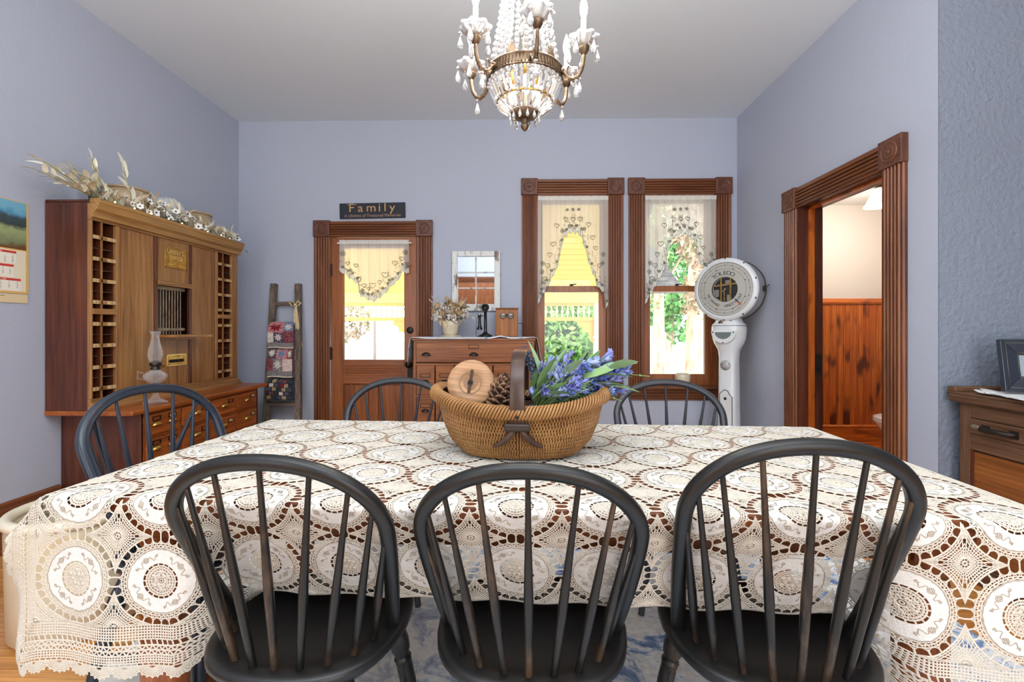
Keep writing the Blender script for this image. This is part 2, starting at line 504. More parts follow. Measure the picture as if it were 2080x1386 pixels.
Mx90 = Matrix.Rotation(R(90), 4, 'X')
MB().lathe([(.032,0),(.032,.008),(.024,.014),(.003,.016)], 20, (.342,.012,1.15), Mx90).box(.338,.346,-.02,.0,1.135,1.165).build('deadbolt', M['iron'], d1)
k = MB().box(.318,.366,.004,.012,.69,.90).build('lock_plate', M['iron'], d1, bevel=.004)
MB().lathe([(.012,0),(.012,.03),(.03,.042),(.034,.06),(.022,.076),(.003,.078)], 18, (.342,.006,.83), Mx90).build('knob', M['iron'], k)
mb = MB()
# --- windows
def window(n, xc, label):
    w = struct('window_%d' % n, label, (xc, D, 0))
    trim_set(w, .4725, 2.57, .63, .14)
    MB().box(-.335,-.325,-.004,.16,.63,2.42).box(.325,.335,-.004,.16,.63,2.42).box(-.335,.335,-.004,.16,2.405,2.42).build('jamb', M['doorZ'], w)
    MB().box(-.50,.50,-.055,.13,.605,.632).build('sill', M['trimX'], w, bevel=.008)
    MB().extr(reed(.105, 3, .014, .012), (-.47,0,.497), (.47,0,.497), (0,0,1), (0,-1,0), True).build('apron', M['trimX'], w)
    # upper sash, outside
    s = MB().box(-.325,-.275,.085,.125,1.515,2.405).box(.275,.325,.085,.125,1.515,2.405).box(-.275,.275,.085,.125,2.36,2.405).box(-.275,.275,.085,.125,1.515,1.57).build('upper_sash', M['doorZ'], w, bevel=.003)
    MB().box(-.275,.275,.102,.106,1.57,2.36).build('pane', M['pane'], s)
    s = MB().box(-.325,-.257,.04,.08,.632,1.57).box(.257,.325,.04,.08,.632,1.57).box(-.257,.257,.04,.08,1.515,1.57).box(-.257,.257,.04,.08,.632,.735).build('lower_sash', M['doorZ'], w, bevel=.003)
    MB().box(-.257,.257,.058,.062,.735,1.515).build('pane', M['pane'], s)
    MB().lathe([(.016,0),(.016,.012),(.006,.016)], 10, (-.0,.06,1.57)).beam((-.02,.055,1.583), (.045,.05,1.588), .012, .008).build('sash_lock', M['iron'], w)
    MB().box(-.32,-.295,.078,.084,.632,1.57).build('jamb_glint', M['white_rod'], w)  # white strip stands in for light reflected at the left jamb
    return w
window(1, WX[0], 'tall sash window nearer the chest looking out on the yellow porch')
window(2, WX[1], 'tall sash window beside the white scale looking out on trees')
# --- right doorway
d2 = struct('door_2', 'open bathroom doorway with reeded brown casing and carved corner blocks', (XR, DRY, 0), R(-90))
trim_set(d2, .535, 2.19, 0, .14)
MB().box(-.395,-.383,-.006,.165,0,2.05).box(.383,.395,-.006,.165,0,2.05).box(-.395,.395,-.006,.165,2.038,2.05).build('jamb', M['mahogZ'], d2)
MB().box(-.383,-.37,.06,.10,0,2.038).box(.37,.383,.06,.10,0,2.038).box(-.383,.383,.06,.10,2.025,2.038).build('door_stop', M['pineZ'], d2)
MB().box(-.382,-.374,.105,.155,.83,.98).box(-.379,-.365,.12,.14,.86,.90).build('strike_plate', M['iron'], d2)
# baseboards
def base(name, label, p0, p1, n):
    b = struct(name, label)
    pr = [(0,0),(0,.024),(.20,.024),(.205,.03),(.225,.03),(.235,.022),(.25,.018),(.262,.006),(.262,0)]
    MB().extr(pr, p0, p1, (0,0,1), n, False).build('moulding', M['trimY'], b)
base('baseboard_left', 'tall brown moulded baseboard along the left wall', (XL,YB,0), (XL,2.59,0), (1,0,0))
base('baseboard_back', 'brown baseboard under the two windows', (-.80,D,0), (XR,D,0), (0,-1,0))
base('baseboard_back_corner', 'brown baseboard between the left corner and the back door', (XL,D,0), (-1.945,D,0), (0,-1,0))
base('baseboard_right', 'brown baseboard between the scale and the bathroom doorway', (XR,D,0), (XR,DRY+.536,0), (-1,0,0))
base('baseboard_right_end', 'short brown baseboard between bathroom doorway and the wall corner', (XR,DRY-.536,0), (XR,YC,0), (-1,0,0))
# bathroom beyond the doorway
YW = 4.64; XB = 3.8
bw = struct('wall_bathroom', 'cream bathroom wall above an orange beadboard wainscot')
MB().box(XR+.17, XB, YW, YW+.1, 0, 2.42).build('plaster', M['bath_wall'], bw)
MB().box(XB, XB+.1, YC+.12, YW+.1, 0, 2.42).build('side_plaster', M['bath_wall'], bw)
MB().box(XR+.141, XR+.17, DRY+.4, YW+.1, 0, 2.42).build('return_plaster', M['bath_wall'], bw)
MB().box(XR+.141, XR+.17, YC+.12, DRY-.4, 0, 2.42).build('return_plaster', M['bath_wall'], bw)
pl = None
npl = int((XB-XR-.17)/.066)
for i in range(npl):
    x = XR+.17+i*.066
    if pl is None:
        mb = MB().extr([(0,0),(0,.010),(.004,.014),(.012,.014),(.015,.010),(.017,.014),(.060,.014),(.064,.010),(.064,0)], (0,0,.2), (0,0,1.42), (1,0,0), (0,-1,0))
        pl = mb.build('beadboard_plank', M['pineZ'], bw, loc=(x, YW, 0))
    else: inst(pl, bw, (x, YW, 0))
MB().extr([(0,0),(0,.03),(.02,.034),(.03,.024),(.05,.02),(.055,.0)], (XR+.17,YW,1.415), (XB,YW,1.415), (0,0,1), (0,-1,0)).build('wainscot_cap', M['pineX'], bw)
MB().extr([(0,0),(0,.034),(.02,.034),(.03,.022),(.17,.022),(.185,.03),(.20,.018),(.205,0)], (XR+.17,YW,0.0), (XB,YW,0.0), (0,0,1), (0,-1,0)).build('wainscot_base', M['pineX'], bw)
bf = struct('floor_bathroom', 'orange wooden bathroom floor'); MB().box(XR, XB, YC+.12, YW+.1, -.1, .001).build('boards', M['pineX'], bf)
bc = struct('ceiling_bathroom', 'white bathroom ceiling'); MB().box(XR+.14, XB+.1, YC+.12, YW+.1, 2.41, 2.5).build('plaster', M['bath_ceil'], bc)
# behind the camera: a cased opening seen in the mirror
d3 = struct('door_3', 'brown cased doorway behind the camera, seen in the mirror', (-1.04, YB, 0), R(180))
trim_set(d3, .62, 2.45, 0, .15)
MB().box(-.47,.47,-.012,-.002,0,2.3).build('door_leaf', M['doorZ'], d3)
for x in (-.22,.22):
    MB().box(x-.16,x+.16,-.022,-.012,1.0,1.95).box(x-.16,x+.16,-.022,-.012,.2,.85).build('door_panel', M['chestZ'], d3, bevel=.006)
# ------------------------------------------------------------------ rug, table, cloth
def rug_mat():
    m, t, n, l, p = nt('distressed_rug'); setp(p, .95, 0, .05, 0, .3)
    v = coords(n, l, (1,1,1), False)
    a = n.new('ShaderNodeTexNoise'); a.inputs['Scale'].default_value = 7; a.inputs['Detail'].default_value = 9; a.inputs['Roughness'].default_value = .72; a.inputs['Distortion'].default_value = .6
    l.new(v, a.inputs['Vector'])
    r = ramp(n, [(.36, C(62,98,156)), (.45, C(140,170,208)), (.50, C(242,246,248)), (.62, C(248,247,240)), (.74, C(236,232,214))]); l.new(a.outputs['Fac'], r.inputs[0])
    b = n.new('ShaderNodeTexNoise'); b.inputs['Scale'].default_value = 40; b.inputs['Detail'].default_value = 6
    l.new(v, b.inputs['Vector'])
    r2 = ramp(n, [(.35, (.78,.80,.83)), (.55, (1,1,1))]); l.new(b.outputs['Fac'], r2.inputs[0])
    mx = n.new('ShaderNodeMix'); mx.data_type = 'RGBA'; mx.blend_type = 'MULTIPLY'; mx.inputs[0].default_value = .8
    l.new(r.outputs[0], mx.inputs[6]); l.new(r2.outputs[0], mx.inputs[7])
    # less blue towards its left side, as woven
    sp = n.new('ShaderNodeSeparateXYZ'); l.new(v, sp.inputs[0])
    mr = n.new('ShaderNodeMapRange'); mr.inputs[1].default_value = -1.0; mr.inputs[2].default_value = .1; l.new(sp.outputs[0], mr.inputs[0])
    m2 = n.new('ShaderNodeMix'); m2.data_type = 'RGBA'; l.new(mr.outputs[0], m2.inputs[0])
    r3 = ramp(n, [(.30, C(150,154,170)), (.42, C(234,229,220)), (.7, C(242,236,226))]); l.new(a.outputs['Fac'], r3.inputs[0])
    l.new(r3.outputs[0], m2.inputs[6]); l.new(mx.outputs[2], m2.inputs[7]); l.new(m2.outputs[2], p.inputs['Base Color'])
    bm = n.new('ShaderNodeBump'); bm.inputs['Strength'].default_value = .6; bm.inputs['Distance'].default_value = .006
    l.new(b.outputs['Fac'], bm.inputs['Height']); l.new(bm.outputs[0], p.inputs['Normal'])
    return m
M['rug'] = rug_mat()
o = MB().box(-1.42, 1.72, .25, 2.75, .0005, .010).build('rug', M['rug'], bevel=.004)
tag(o, 'faded blue and cream distressed rug under the dining table', 'rug')

TROT = R(-2.9); TC = (.0206, 1.455)
TZ = .76
tb = thing('dining_table', 'long brown wooden dining table covered by the lace cloth', 'table', (*TC, 0), TROT)
for i in range(6):
    MB().box(-1.12, 1.12, -.447+i*.149, -.447+(i+1)*.149-.0015, TZ-.03, TZ).build('top_board', M['tableX'], tb, bevel=.003)
MB().box(-1.0,1.0,-.37,-.345,.64,TZ-.031).box(-1.0,1.0,.345,.37,.64,TZ-.031).box(-1.02,-.995,-.37,.37,.64,TZ-.031).box(.995,1.02,-.37,.37,.64,TZ-.031).build('apron', M['tableX'], tb)
for sx in (-1,1):
    for sy in (-1,1):
        mb = MB().lathe([(.030,.012),(.036,.03),(.05,.05),(.053,.12),(.053,.58),(.048,.60),(.056,.62),(.056,.64)], 24, (sx*.93, sy*.33, 0))
        mb.obox((sx*.93, sy*.33, .684), (.1,.1,.09)).build('leg', M['lowZ'], tb)
    MB().tube([(sx*.93,-.30,.10),(sx*.93,-.15,.12),(sx*.93,.15,.12),(sx*.93,.30,.10)], [.02,.026,.026,.02], 10).build('stretcher', M['trimY'], tb)

# ---- the cloth, laid out flat in (u, v) and draped by D
PIT = .2035; U0 = -1.025; V0 = -.44; NX = 11; NY = 7
HX, HY, TOPZ = 1.125, .45, TZ+.004
def sst(a, b, x):
    t = np.clip((x-a)/(b-a), 0, 1); return t*t*(3-2*t)
def drape(u, v, h=0.0):
    u = np.asarray(u, float); v = np.asarray(v, float)
    RR = .018
    def roll(s):
        q = RR*PI/2
        out = np.where(s < q, RR*np.sin(np.minimum(s, q)/RR), RR)
        dn = np.where(s < q, RR*(1-np.cos(np.minimum(s, q)/RR)), RR+(s-q))
        return np.where(s > 0, out, 0), np.where(s > 0, dn, 0)
    sf = np.maximum(0, -HY-v); sb = np.maximum(0, v-HY); sl = np.maximum(0, -HX-u); sr = np.maximum(0, u-HX)
    x = np.clip(u, -HX, HX); y = np.clip(v, -HY, HY); z = np.full_like(x, TOPZ)
    z = z + .0012*np.sin(u*31+v*17) * (sf+sb+sl+sr == 0) + .0012
    # front: pushed in and folded back where the chairs stand
    w = sst(-.80,-.655,u)*(1-sst(.74,.86,u))
    s1 = .287
    o1, d1_ = roll(np.minimum(sf, s1))
    tilt = R(23)*w
    dd = d1_
    y = y - o1 + dd*np.sin(tilt); z = z - dd*(1-(1-np.cos(tilt)))
    ex = np.maximum(0, sf-s1)
    ang = (PI/2)*(1-w) + R(6)*w
    bend = np.minimum(ex/.03, 1.0)
    a0 = PI/2 - tilt
    am = a0 + (ang-a0)*np.where(w > 0, bend, 1)
    aa = a0 + (ang-a0)*np.where(ex < .03, ex/.06, (ex-.015)/np.maximum(ex, 1e-6))
    y = y + ex*np.cos(aa); z = z - ex*np.sin(aa)
    wave = sst(.02,.25,sf)*(1-w)
    y = y - wave*(.008*np.sin(u*26+1.0)+.006)
    y = y - sst(.03,.2,sf)*w*.006*np.sin(u*33)
    # back
    o2, d2_ = roll(sb)
    y = y + o2 + sst(.02,.2,sb)*.012*np.sin(u*21); z = z - d2_
    # the two ends flare out; at the corners the front flap carries on sideways
    for s_, sg in ((sl,-1),(sr,1)):
        o3, d3_ = roll(s_)
        k = sst(.0,.30,sf+sb)
        cw = (sst(-.36,-.22,v)*(1-sst(.30,.45,v)) if sg < 0 else 0)*(1-k)
        fx = (.66+.32*k)*(1-cw)+.10*cw
        zz = (.72*(1-k)+.10*k)*(1-cw)+.98*cw
        x = x + sg*s_*fx
        z = z - s_*zz*np.clip(s_/.04,0,1)
        x = x - sg*(s_/.12)*.16*(np.maximum(sf,sb))
        y = y - (s_/.12)*.012*np.sin(sf*20)*(sf>0) + .02*(s_/.12)*k*(sf>0)
        lf = np.where(sf+sb == 0, s_, 0)
        y = y + 0
        x = x + sg*.010*np.sin(v*24)*sst(.03,.12,lf)
    return np.stack([x, y, z], -1)
def drape_n(u, v, h):
    p = drape(u, v); e = 1e-4
    nu = (drape(u+e, v)-drape(u-e, v)); nv = (drape(u, v+e)-drape(u, v-e))
    nn = np.cross(nu, nv); nn /= np.maximum(np.linalg.norm(nn, axis=-1, keepdims=True), 1e-12)
    return p + nn*np.asarray(h)[:, None]

class Flat:
    """2-D strips and fans with a height per vertex, mapped by drape"""
    def __init__(s): s.p = []; s.q = []
    def strip(s, pts, w, closed=False, h=.0012, step=.02, base=0.0):
        pts = np.asarray(pts, float)
        if len(pts) == 2:
            n = max(1, int(np.ceil(np.linalg.norm(pts[1]-pts[0])/step)))
            pts = pts[0]+(pts[1]-pts[0])*np.linspace(0,1,n+1)[:,None]
        if closed: d = np.roll(pts,-1,0)-np.roll(pts,1,0)
        else: d = np.gradient(pts, axis=0)
        d /= np.maximum(np.linalg.norm(d, axis=1, keepdims=True), 1e-9)
        nn = np.stack([-d[:,1], d[:,0]], 1)
        b = sum(len(a) for a in s.p); n = len(pts)
        L = pts+nn*w/2; Rr = pts-nn*w/2
        V = np.concatenate([np.c_[L, np.full(n,base)], np.c_[pts, np.full(n,base+h)], np.c_[Rr, np.full(n,base)]])
        s.p.append(V)
        i = np.arange(n if closed else n-1); j = (i+1) % n
        s.q.append(b+np.stack([i, i+n, j+n, j], 1)); s.q.append(b+np.stack([i+n, i+2*n, j+2*n, j+n], 1))
    def ring(s, r, w, n, h=.0012, amp=0, k=0, c=(0,0), base=0.0, ph=0):
        a = np.linspace(0, 2*PI, n, endpoint=False); rr = r+amp*np.abs(np.sin(a*k/2+ph))
        s.strip(np.stack([c[0]+rr*np.cos(a), c[1]+rr*np.sin(a)],1), w, True, h, base=base)
    def spokes(s, r0, r1, n, w, tw=0, c=(0,0), off=0, h=.0012):
        for k in range(n):
            a = 2*PI*(k+off)/n
            s.strip([(c[0]+r0*math.cos(a), c[1]+r0*math.sin(a)), (c[0]+r1*math.cos(a+tw), c[1]+r1*math.sin(a+tw))], w, h=h)
    def arr(s): return np.concatenate(s.p), np.concatenate(s.q)
def to_mesh(name, V, Q, mats, parent, smooth=True, mi=None, **k):
    me = bpy.data.meshes.new(name)
    me.vertices.add(len(V)); me.vertices.foreach_set('co', np.asarray(V, np.float32).ravel())
    me.loops.add(Q.size); me.loops.foreach_set('vertex_index', Q.astype(np.int32).ravel())
    me.polygons.add(len(Q)); me.polygons.foreach_set('loop_start', np.arange(0, Q.size, 4, dtype=np.int32)); 
    for m in mats: me.materials.append(m)
    if mi is not None: me.polygons.foreach_set('material_index', np.asarray(mi, np.int32))
    me.polygons.foreach_set('use_smooth', np.full(len(Q), smooth))
    me.update(calc_edges=True); me.validate()
    o = bpy.data.objects.new(name, me); COL.objects.link(o)
    if parent is not None: o.parent = parent
    for a, b in k.items(): o[a] = b
    return o

# one crochet tile round a linen medallion
T = Flat()
T.ring(.0085,.0045,16); T.ring(.0035,.003,10)
for r_, nn_ in ((.0155,24),(.0225,30),(.0295,36),(.0345,42)): T.ring(r_, .0036, nn_)
T.spokes(.009,.0155,10,.002,.2); T.spokes(.009,.0155,10,.002,-.2); T.spokes(.0155,.0225,16,.002,.14); T.spokes(.0155,.0225,16,.002,-.14)
T.spokes(.0225,.0295,22,.002,.1); T.spokes(.0225,.0295,22,.002,-.1); T.spokes(.0295,.0345,30,.002)
for k in range(12):   # raised petals of the flower in the middle
    a = 2*PI*k/12; rr = .012+.008*(k % 2)
    T.ring(.0032,.0034,8,.004,c=(rr*math.cos(a), rr*math.sin(a)))
T.spokes(.0345,.0415,18,.0032); 
T.ring(.0760,.0030,56,amp=.001,k=28); T.ring(.0868,.0030,64)
T.spokes(.0770,.0862,50,.0023,.05); T.spokes(.0770,.0862,50,.0023,-.05); T.ring(.0812,.0026,48)
PH = PIT/2; RHO = .1035; DC = PH*math.sqrt(2)
def star_r(d): 
    d = (d+PI/4) % (PI/2) - PI/4
    return DC*math.cos(d)-math.sqrt(max(RHO**2-(DC*math.sin(d))**2, 1e-9))
for k in range(30):
    a = 2*PI*(k+.5)/30
    ca, sa = abs(math.cos(a)), abs(math.sin(a)); m_ = max(ca, sa)
    r1 = min(RHO, PH/m_)
    near = r1 < RHO-1e-6
    w_ = .0034
    T.strip([(.0885*math.cos(a), .0885*math.sin(a)), (r1*math.cos(a), r1*math.sin(a))], w_)
    for q in (-1,1):      # little loops where the bar leaves the ring
        T.strip([(.087*math.cos(a+q*.07), .087*math.sin(a+q*.07)), (.0935*math.cos(a), .0935*math.sin(a))], .0018)
S = Flat()
for sc_, w_ in ((1.0,.0040),(.88,.0024),(.76,.0024),(.64,.0024),(.52,.0024),(.40,.0024),(.28,.0024)):
    a = np.linspace(0, 2*PI, 72 if sc_ > .5 else 48, endpoint=False)
    rr = np.array([star_r(x-PI/4) for x in a])
    rr = np.minimum(rr, .0815)
    rr = rr*sc_ if sc_ > .7 else (rr*sc_*.55+.040*sc_*.45)
    S.strip(np.stack([rr*np.cos(a), rr*np.sin(a)],1), w_, True)
for k in range(36):
    a = 2*PI*(k+.5)/36; rr = min(star_r(a-PI/4), .08)
    S.strip([(.012*math.cos(a), .012*math.sin(a)), (rr*math.cos(a), rr*math.sin(a))], .0023)
S.ring(.0105,.0036,16,.003); S.ring(.004,.004,10,.003); S.spokes(.004,.0105,8,.002)
for k in range(4):
    a = k*PI/2
    for t_ in (-.05,-.025,.025,.05): S.strip([(.05*math.cos(a+t_), .05*math.sin(a+t_)), (.078*math.cos(a+t_*.4), .078*math.sin(a+t_*.4))], .0016)
TV, TQ = T.arr(); SV, SQ = S.arr()
Vs, Qs = [], []; off = 0
def put(V, Q, cx, cy):
    global off
    V = V.copy(); V[:,0] += cx; V[:,1] += cy
    Vs.append(V); Qs.append(Q+off); off += len(V)
for i in range(NX):
    for j in range(-1, NY-1):
        put(TV, TQ, U0+i*PIT, V0+j*PIT)
xa, xb = U0-PH, U0+(NX-1)*PIT+PH; ya, yb = V0-PIT-PH, V0+(NY-2)*PIT+PH
for i in range(-1, NX):
    for j in range(-2, NY-1):
        cx, cy = U0+(i+.5)*PIT, V0+(j+.5)*PIT
        if i in (-1, NX-1) or j in (-2, NY-2):    # half stars along the border
            V = SV.copy(); V[:,0] += cx; V[:,1] += cy
            V[:,0] = np.clip(V[:,0], xa, xb); V[:,1] = np.clip(V[:,1], ya, yb)
            Vs.append(V); Qs.append(SQ+off); off += len(V)
        else: put(SV, SQ, cx, cy)
B = Flat()
def rect(d, w, h=.0012):
    x0, x1, y0, y1 = xa-d, xb+d, ya-d, yb+d
    st = .02
    def line(a, b):
        n = int(np.linalg.norm(np.subtract(b, a))/st); return [np.array(a)+(np.array(b)-np.array(a))*k/n for k in range(n)]
    B.strip(np.array(line((x0,y0),(x1,y0))+line((x1,y0),(x1,y1))+line((x1,y1),(x0,y1))+line((x0,y1),(x0,y0))), w, True, h)
def along(d0, d1, pitch, w, skew=0.0, ph=0.0):
    """cross threads of a border band between offsets d0 and d1"""
    for (ax, lo, hi, base_, sg) in ((0,xa,xb,ya,-1),(0,xa,xb,yb,1),(1,ya,yb,xa,-1),(1,ya,yb,xb,1)):
        n = int((hi-lo+2*d0)/pitch)
        for k in range(n+1):
            t = lo-d0+(hi-lo+2*d0)*(k+ph)/n
            t0 = t; t1 = t+skew
            a = (t0, base_+sg*d0); b = (t1, base_+sg*d1)
            if ax: a = a[::-1]; b = b[::-1]
            B.strip([a, b], w)
for d in (0,.0064,.0128,.0192,.0256,.032): rect(d, .0032)
along(0,.032,.0062,.0031)
along(.032,.046,.013,.0036,.004); rect(.046,.0042)
along(.046,.056,.015,.0036,.007); along(.046,.056,.015,.0036,-.007); rect(.057,.004)
along(.057,.067,.015,.0036,.007,.5); along(.057,.067,.015,.0036,-.007,.5); rect(.068,.0042)
for d in (.074,.080,.086): rect(d, .0032)
along(.068,.086,.0062,.0031)
along(.086,.0915,.012,.003); rect(.0925,.003)
# scallops
for (ax, lo, hi, base_, sg) in ((0,xa,xb,ya,-1),(0,xa,xb,yb,1),(1,ya,yb,xa,-1),(1,ya,yb,xb,1)):
    n = round((hi-lo+.18)/.058); pw = (hi-lo+.18)/n
    for k in range(n):
        c = lo-.09+pw*(k+.5)
        for rr in (.009,.0145,.020,.0255,.031):
            a = np.linspace(0, PI, 14)
            px = c+np.cos(a)*min(rr, .0315)*pw/.058; py = base_+sg*(.0925+np.sin(a)*rr*.82)
            B.strip(np.stack([px,py] if not ax else [py,px],1), .0034)
        for q in range(17):
            a = PI*(q+.5)/17
            p0_ = (c+.006*math.cos(a), base_+sg*(.0925+.006*math.sin(a))); p1_ = (c+.031*math.cos(a)*pw/.058, base_+sg*(.0925+.031*.82*math.sin(a)))
            B.strip([p0_, p1_] if not ax else [p0_[::-1], p1_[::-1]], .0022)
            if q % 2 == 0:
                e_ = (c+.0335*math.cos(a)*pw/.058, base_+sg*(.0925+.0335*.82*math.sin(a)))
                B.ring(.0018,.0026,6,c=e_ if not ax else e_[::-1])
BV, BQ = B.arr(); Vs.append(BV); Qs.append(BQ+off)
V = np.concatenate(Vs); Q = np.concatenate(Qs)
cl = thing('lace_tablecloth', 'cream crochet lace tablecloth with round linen medallions on the dining table', 'tablecloth', (*TC, 0), TROT)
to_mesh('crochet_lace', drape_n(V[:,0], V[:,1], V[:,2]+.0004), Q, [M['crochet']], cl, kind='stuff')
# linen medallions: a scalloped ring each, with stitched sprigs
Lm = Flat(); na = 56; aa_ = np.linspace(0, 2*PI, na, endpoint=False)
rads = [.0405,.049,.057,.066]
P = [np.c_[r_*np.cos(aa_), r_*np.sin(aa_), np.full(na, .0)] for r_ in rads]
ro = .0745+.0012*np.abs(np.sin(aa_*14)); P.append(np.c_[ro*np.cos(aa_), ro*np.sin(aa_), np.zeros(na)])
LV = np.concatenate(P); LQ = []
for k in range(4):
    for i in range(na):
        j = (i+1) % na; LQ.append((k*na+i, (k+1)*na+i, (k+1)*na+j, k*na+j))
LQ = np.array(LQ); LMI = np.zeros(len(LQ), int)
E = Flat()
a = np.linspace(0, 2*PI, 56, endpoint=False); r_ = .0730+.0012*np.abs(np.sin(a*14))
E.strip(np.stack([r_*np.cos(a), r_*np.sin(a)],1), .0016, True, .0003, base=.0006)
for q in range(4):
    A = PI/4+q*PI/2
    def pp(r, t): return ((r*math.cos(A+t)), (r*math.sin(A+t)))
    cx, cy = pp(.0575, 0)
    for k in range(6):
        b = A+2*PI*k/6; E.ring(.0022,.0013,7,.0003,c=(cx+.0042*math.cos(b), cy+.0042*math.sin(b)),base=.0006)
    for sg in (-1,1):
        E.strip(np.array([pp(.055+.006*math.sin(t*9), sg*(.1+t*.42)) for t in np.linspace(0,1,9)]), .0014, False, .0003, base=.0006)
        E.strip(np.array([pp(.060+.003*math.cos(t*5), sg*(.46+.06*math.sin(t*5))) for t in np.linspace(0,1,8)]), .0013, False, .0003, base=.0006)
EV, EQ = E.arr()
LV2 = np.concatenate([LV, EV]); LQ2 = np.concatenate([LQ, EQ+len(LV)]); LMI2 = np.r_[LMI, np.ones(len(EQ), int)]
rng = np.random.RandomState(3)
for i in range(NX):
    for j in range(-1, NY-1):
        th = rng.uniform(-.25,.25); c_, s_ = math.cos(th), math.sin(th)
        x = LV2[:,0]*c_-LV2[:,1]*s_+U0+i*PIT; y = LV2[:,0]*s_+LV2[:,1]*c_+V0+j*PIT
        ripple = .0007*np.sin(np.arctan2(LV2[:,1], LV2[:,0])*11+i*3+j)*(np.hypot(LV2[:,0], LV2[:,1])-.04)/.03
        to_mesh('linen_medallion', drape_n(x, y, LV2[:,2]+.0012+ripple), LQ2, [M['linen'], M['stitch']], cl, mi=LMI2)

# ------------------------------------------------------------------ bow-back chairs
def bowpt(t, wd, ht):
    """outline of the bow: t in [-1,1], 0 at the top; returns (x, z above the seat)"""
    s = abs(t); sg = 1 if t >= 0 else -1
    zw = ht-.155
    if s < .62:
        a = s/.62*PI/2
        x, z = wd*math.sin(a)**.92, zw+.155*math.cos(a)
    else:
        q = (s-.62)/.38
        x = wd-(wd-.19)*(q**1.5); z = zw*(1-q)
    return sg*x, z
def turned(p0, p1, prof, n=12):
    mb = MB(); p0, p1 = Vector(p0), Vector(p1)
    pts = [p0+(p1-p0)*t for t, r in prof]
    mb.tube(pts, [r for t, r in prof], n); return mb
LEG = [(0,.011),(.04,.012),(.10,.014),(.20,.022),(.28,.0265),(.34,.025),(.375,.017),(.39,.019),(.40,.024),(.415,.019),(.43,.022),(.445,.019),(.46,.021),(.56,.0215),(.70,.018),(.82,.0155),(.86,.0185),(.89,.015),(1,.011)]
def make_chair(label, loc, rz, mat, seatm, ht=.455, wd=.232, plain_leg=False, brace=False, lean=.215, n=9, groove=False):
    t = thing('windsor_chair', label, 'chair', loc, rz)
    SZ = .455
    # saddle seat
    def outline(k, sc_, z, m=40):
        pts = []
        for i in range(m):
            a = 2*PI*i/m; c, s = math.cos(a), math.sin(a)
            e = 2/2.7
            x = math.copysign(abs(c)**e, c); y = math.copysign(abs(s)**e, s)
            wf = .222 if y > 0 else .222-.018*abs(y)
            pts.append((x*wf*sc_, y*.208*sc_+(.0), z))
        return pts
    mb = MB(); mb.loft([outline(0,.82,SZ-.042), outline(0,.93,SZ-.036), outline(0,1.0,SZ-.018), outline(0,1.0,SZ-.006), outline(0,.975,SZ), outline(0,.90,SZ+.0005), outline(0,.80,SZ-.003), outline(0,.76,SZ-.008), outline(0,.5,SZ-.013), outline(0,.05,SZ-.012)], True)
    mb.build('seat', seatm, t)
    y0 = -.012
    def bow3(tt):
        x, z = bowpt(tt, wd, ht); return Vector((x, y0-lean*(z/ht)-.0, SZ-.01+z))
    ts = np.linspace(-1, 1, 61)
    sec = [(-1,-.55),(-.6,-.9),(.1,-1),(.8,-.75),(1,-.3),(1,.3),(.8,.75),(.1,1),(-.6,.9),(-1,.55)]
    bp = [bow3(x) for x in ts]
    bn = Vector((0, ht, lean)).normalized()
    mb = MB(); mb.tube(bp, .0138, sec=[(y*.98, x*1.12) for x, y in sec], up=bn)
    bo = mb.build('bow', mat, t)
    if groove:
        for off_ in (-.005, .004):
            MB().tube([p + bn*.0126 + Vector((-math.copysign(1,p.x)*0, 0, 0)) + (Vector((0,-.2,SZ+ht*.55))-p).normalized()*off_ for p in bp], .0016, 5, up=bn).build('bead', mat, bo)
    xs = [-.165,-.143,-.10,-.05,0,.05,.10,.143,.165]; ys = [-.065,-.118,-.152,-.168,-.173,-.168,-.152,-.118,-.065]
    tp = [-.60,-.455,-.32,-.163,0,.163,.32,.455,.60]
    if n == 7: xs = xs[1:-1]; ys = ys[1:-1]; tp = tp[1:-1]
    for k in range(len(xs)):
        a = Vector((xs[k], ys[k], SZ-.004)); b = bow3(tp[k])
        pr = [(0,.0078),(.2,.0088),(.38,.0098),(.55,.0082),(.75,.0062),(1,.0052)]
        MB().tube([a+(b-a)*q for q, r in pr], [r for q, r in pr], 10).build('spindle', mat, t)
    if brace:
        MB().box(-.05,.05,-.285,-.19,SZ-.035,SZ-.003).build('tail_block', seatm, t, bevel=.01)
        for sg in (-1,1):
            a = Vector((sg*.02,-.265,SZ-.006)); b = bow3(sg*.36)
            MB().tube([a, a+(b-a)*.4, b], [.008,.0098,.0055], 10).build('brace_spindle', mat, t)
    tops = {}; feet = {}
    for sx in (-1,1):
        for sy in (-1,1):
            a = Vector((sx*.135, sy*.13, SZ-.035)); b = Vector((sx*.205, sy*.19-(.02 if sy < 0 else 0), .001))
            tops[sx,sy] = a; feet[sx,sy] = b
            pr = [(0,.0175),(.5,.0165),(1,.0125)] if plain_leg else LEG
            turned(a, b, pr).build('leg', mat, t)
    mids = {}
    for sx in (-1,1):
        a = tops[sx,1]+(feet[sx,1]-tops[sx,1])*.56; b = tops[sx,-1]+(feet[sx,-1]-tops[sx,-1])*.62
        pr = [(0,.008),(.25,.012),(.42,.015),(.46,.019),(.5,.021),(.54,.019),(.58,.015),(.75,.012),(1,.008)]
        turned(a, b, pr, 10).build('side_stretcher', mat, t); mids[sx] = (a+b)/2
    turned(mids[-1], mids[1], [(0,.008),(.25,.011),(.46,.014),(.5,.021),(.54,.014),(.75,.011),(1,.008)], 10).build('cross_stretcher', mat, t)
    return t
BL, BS = M['black'], M['blackseat']
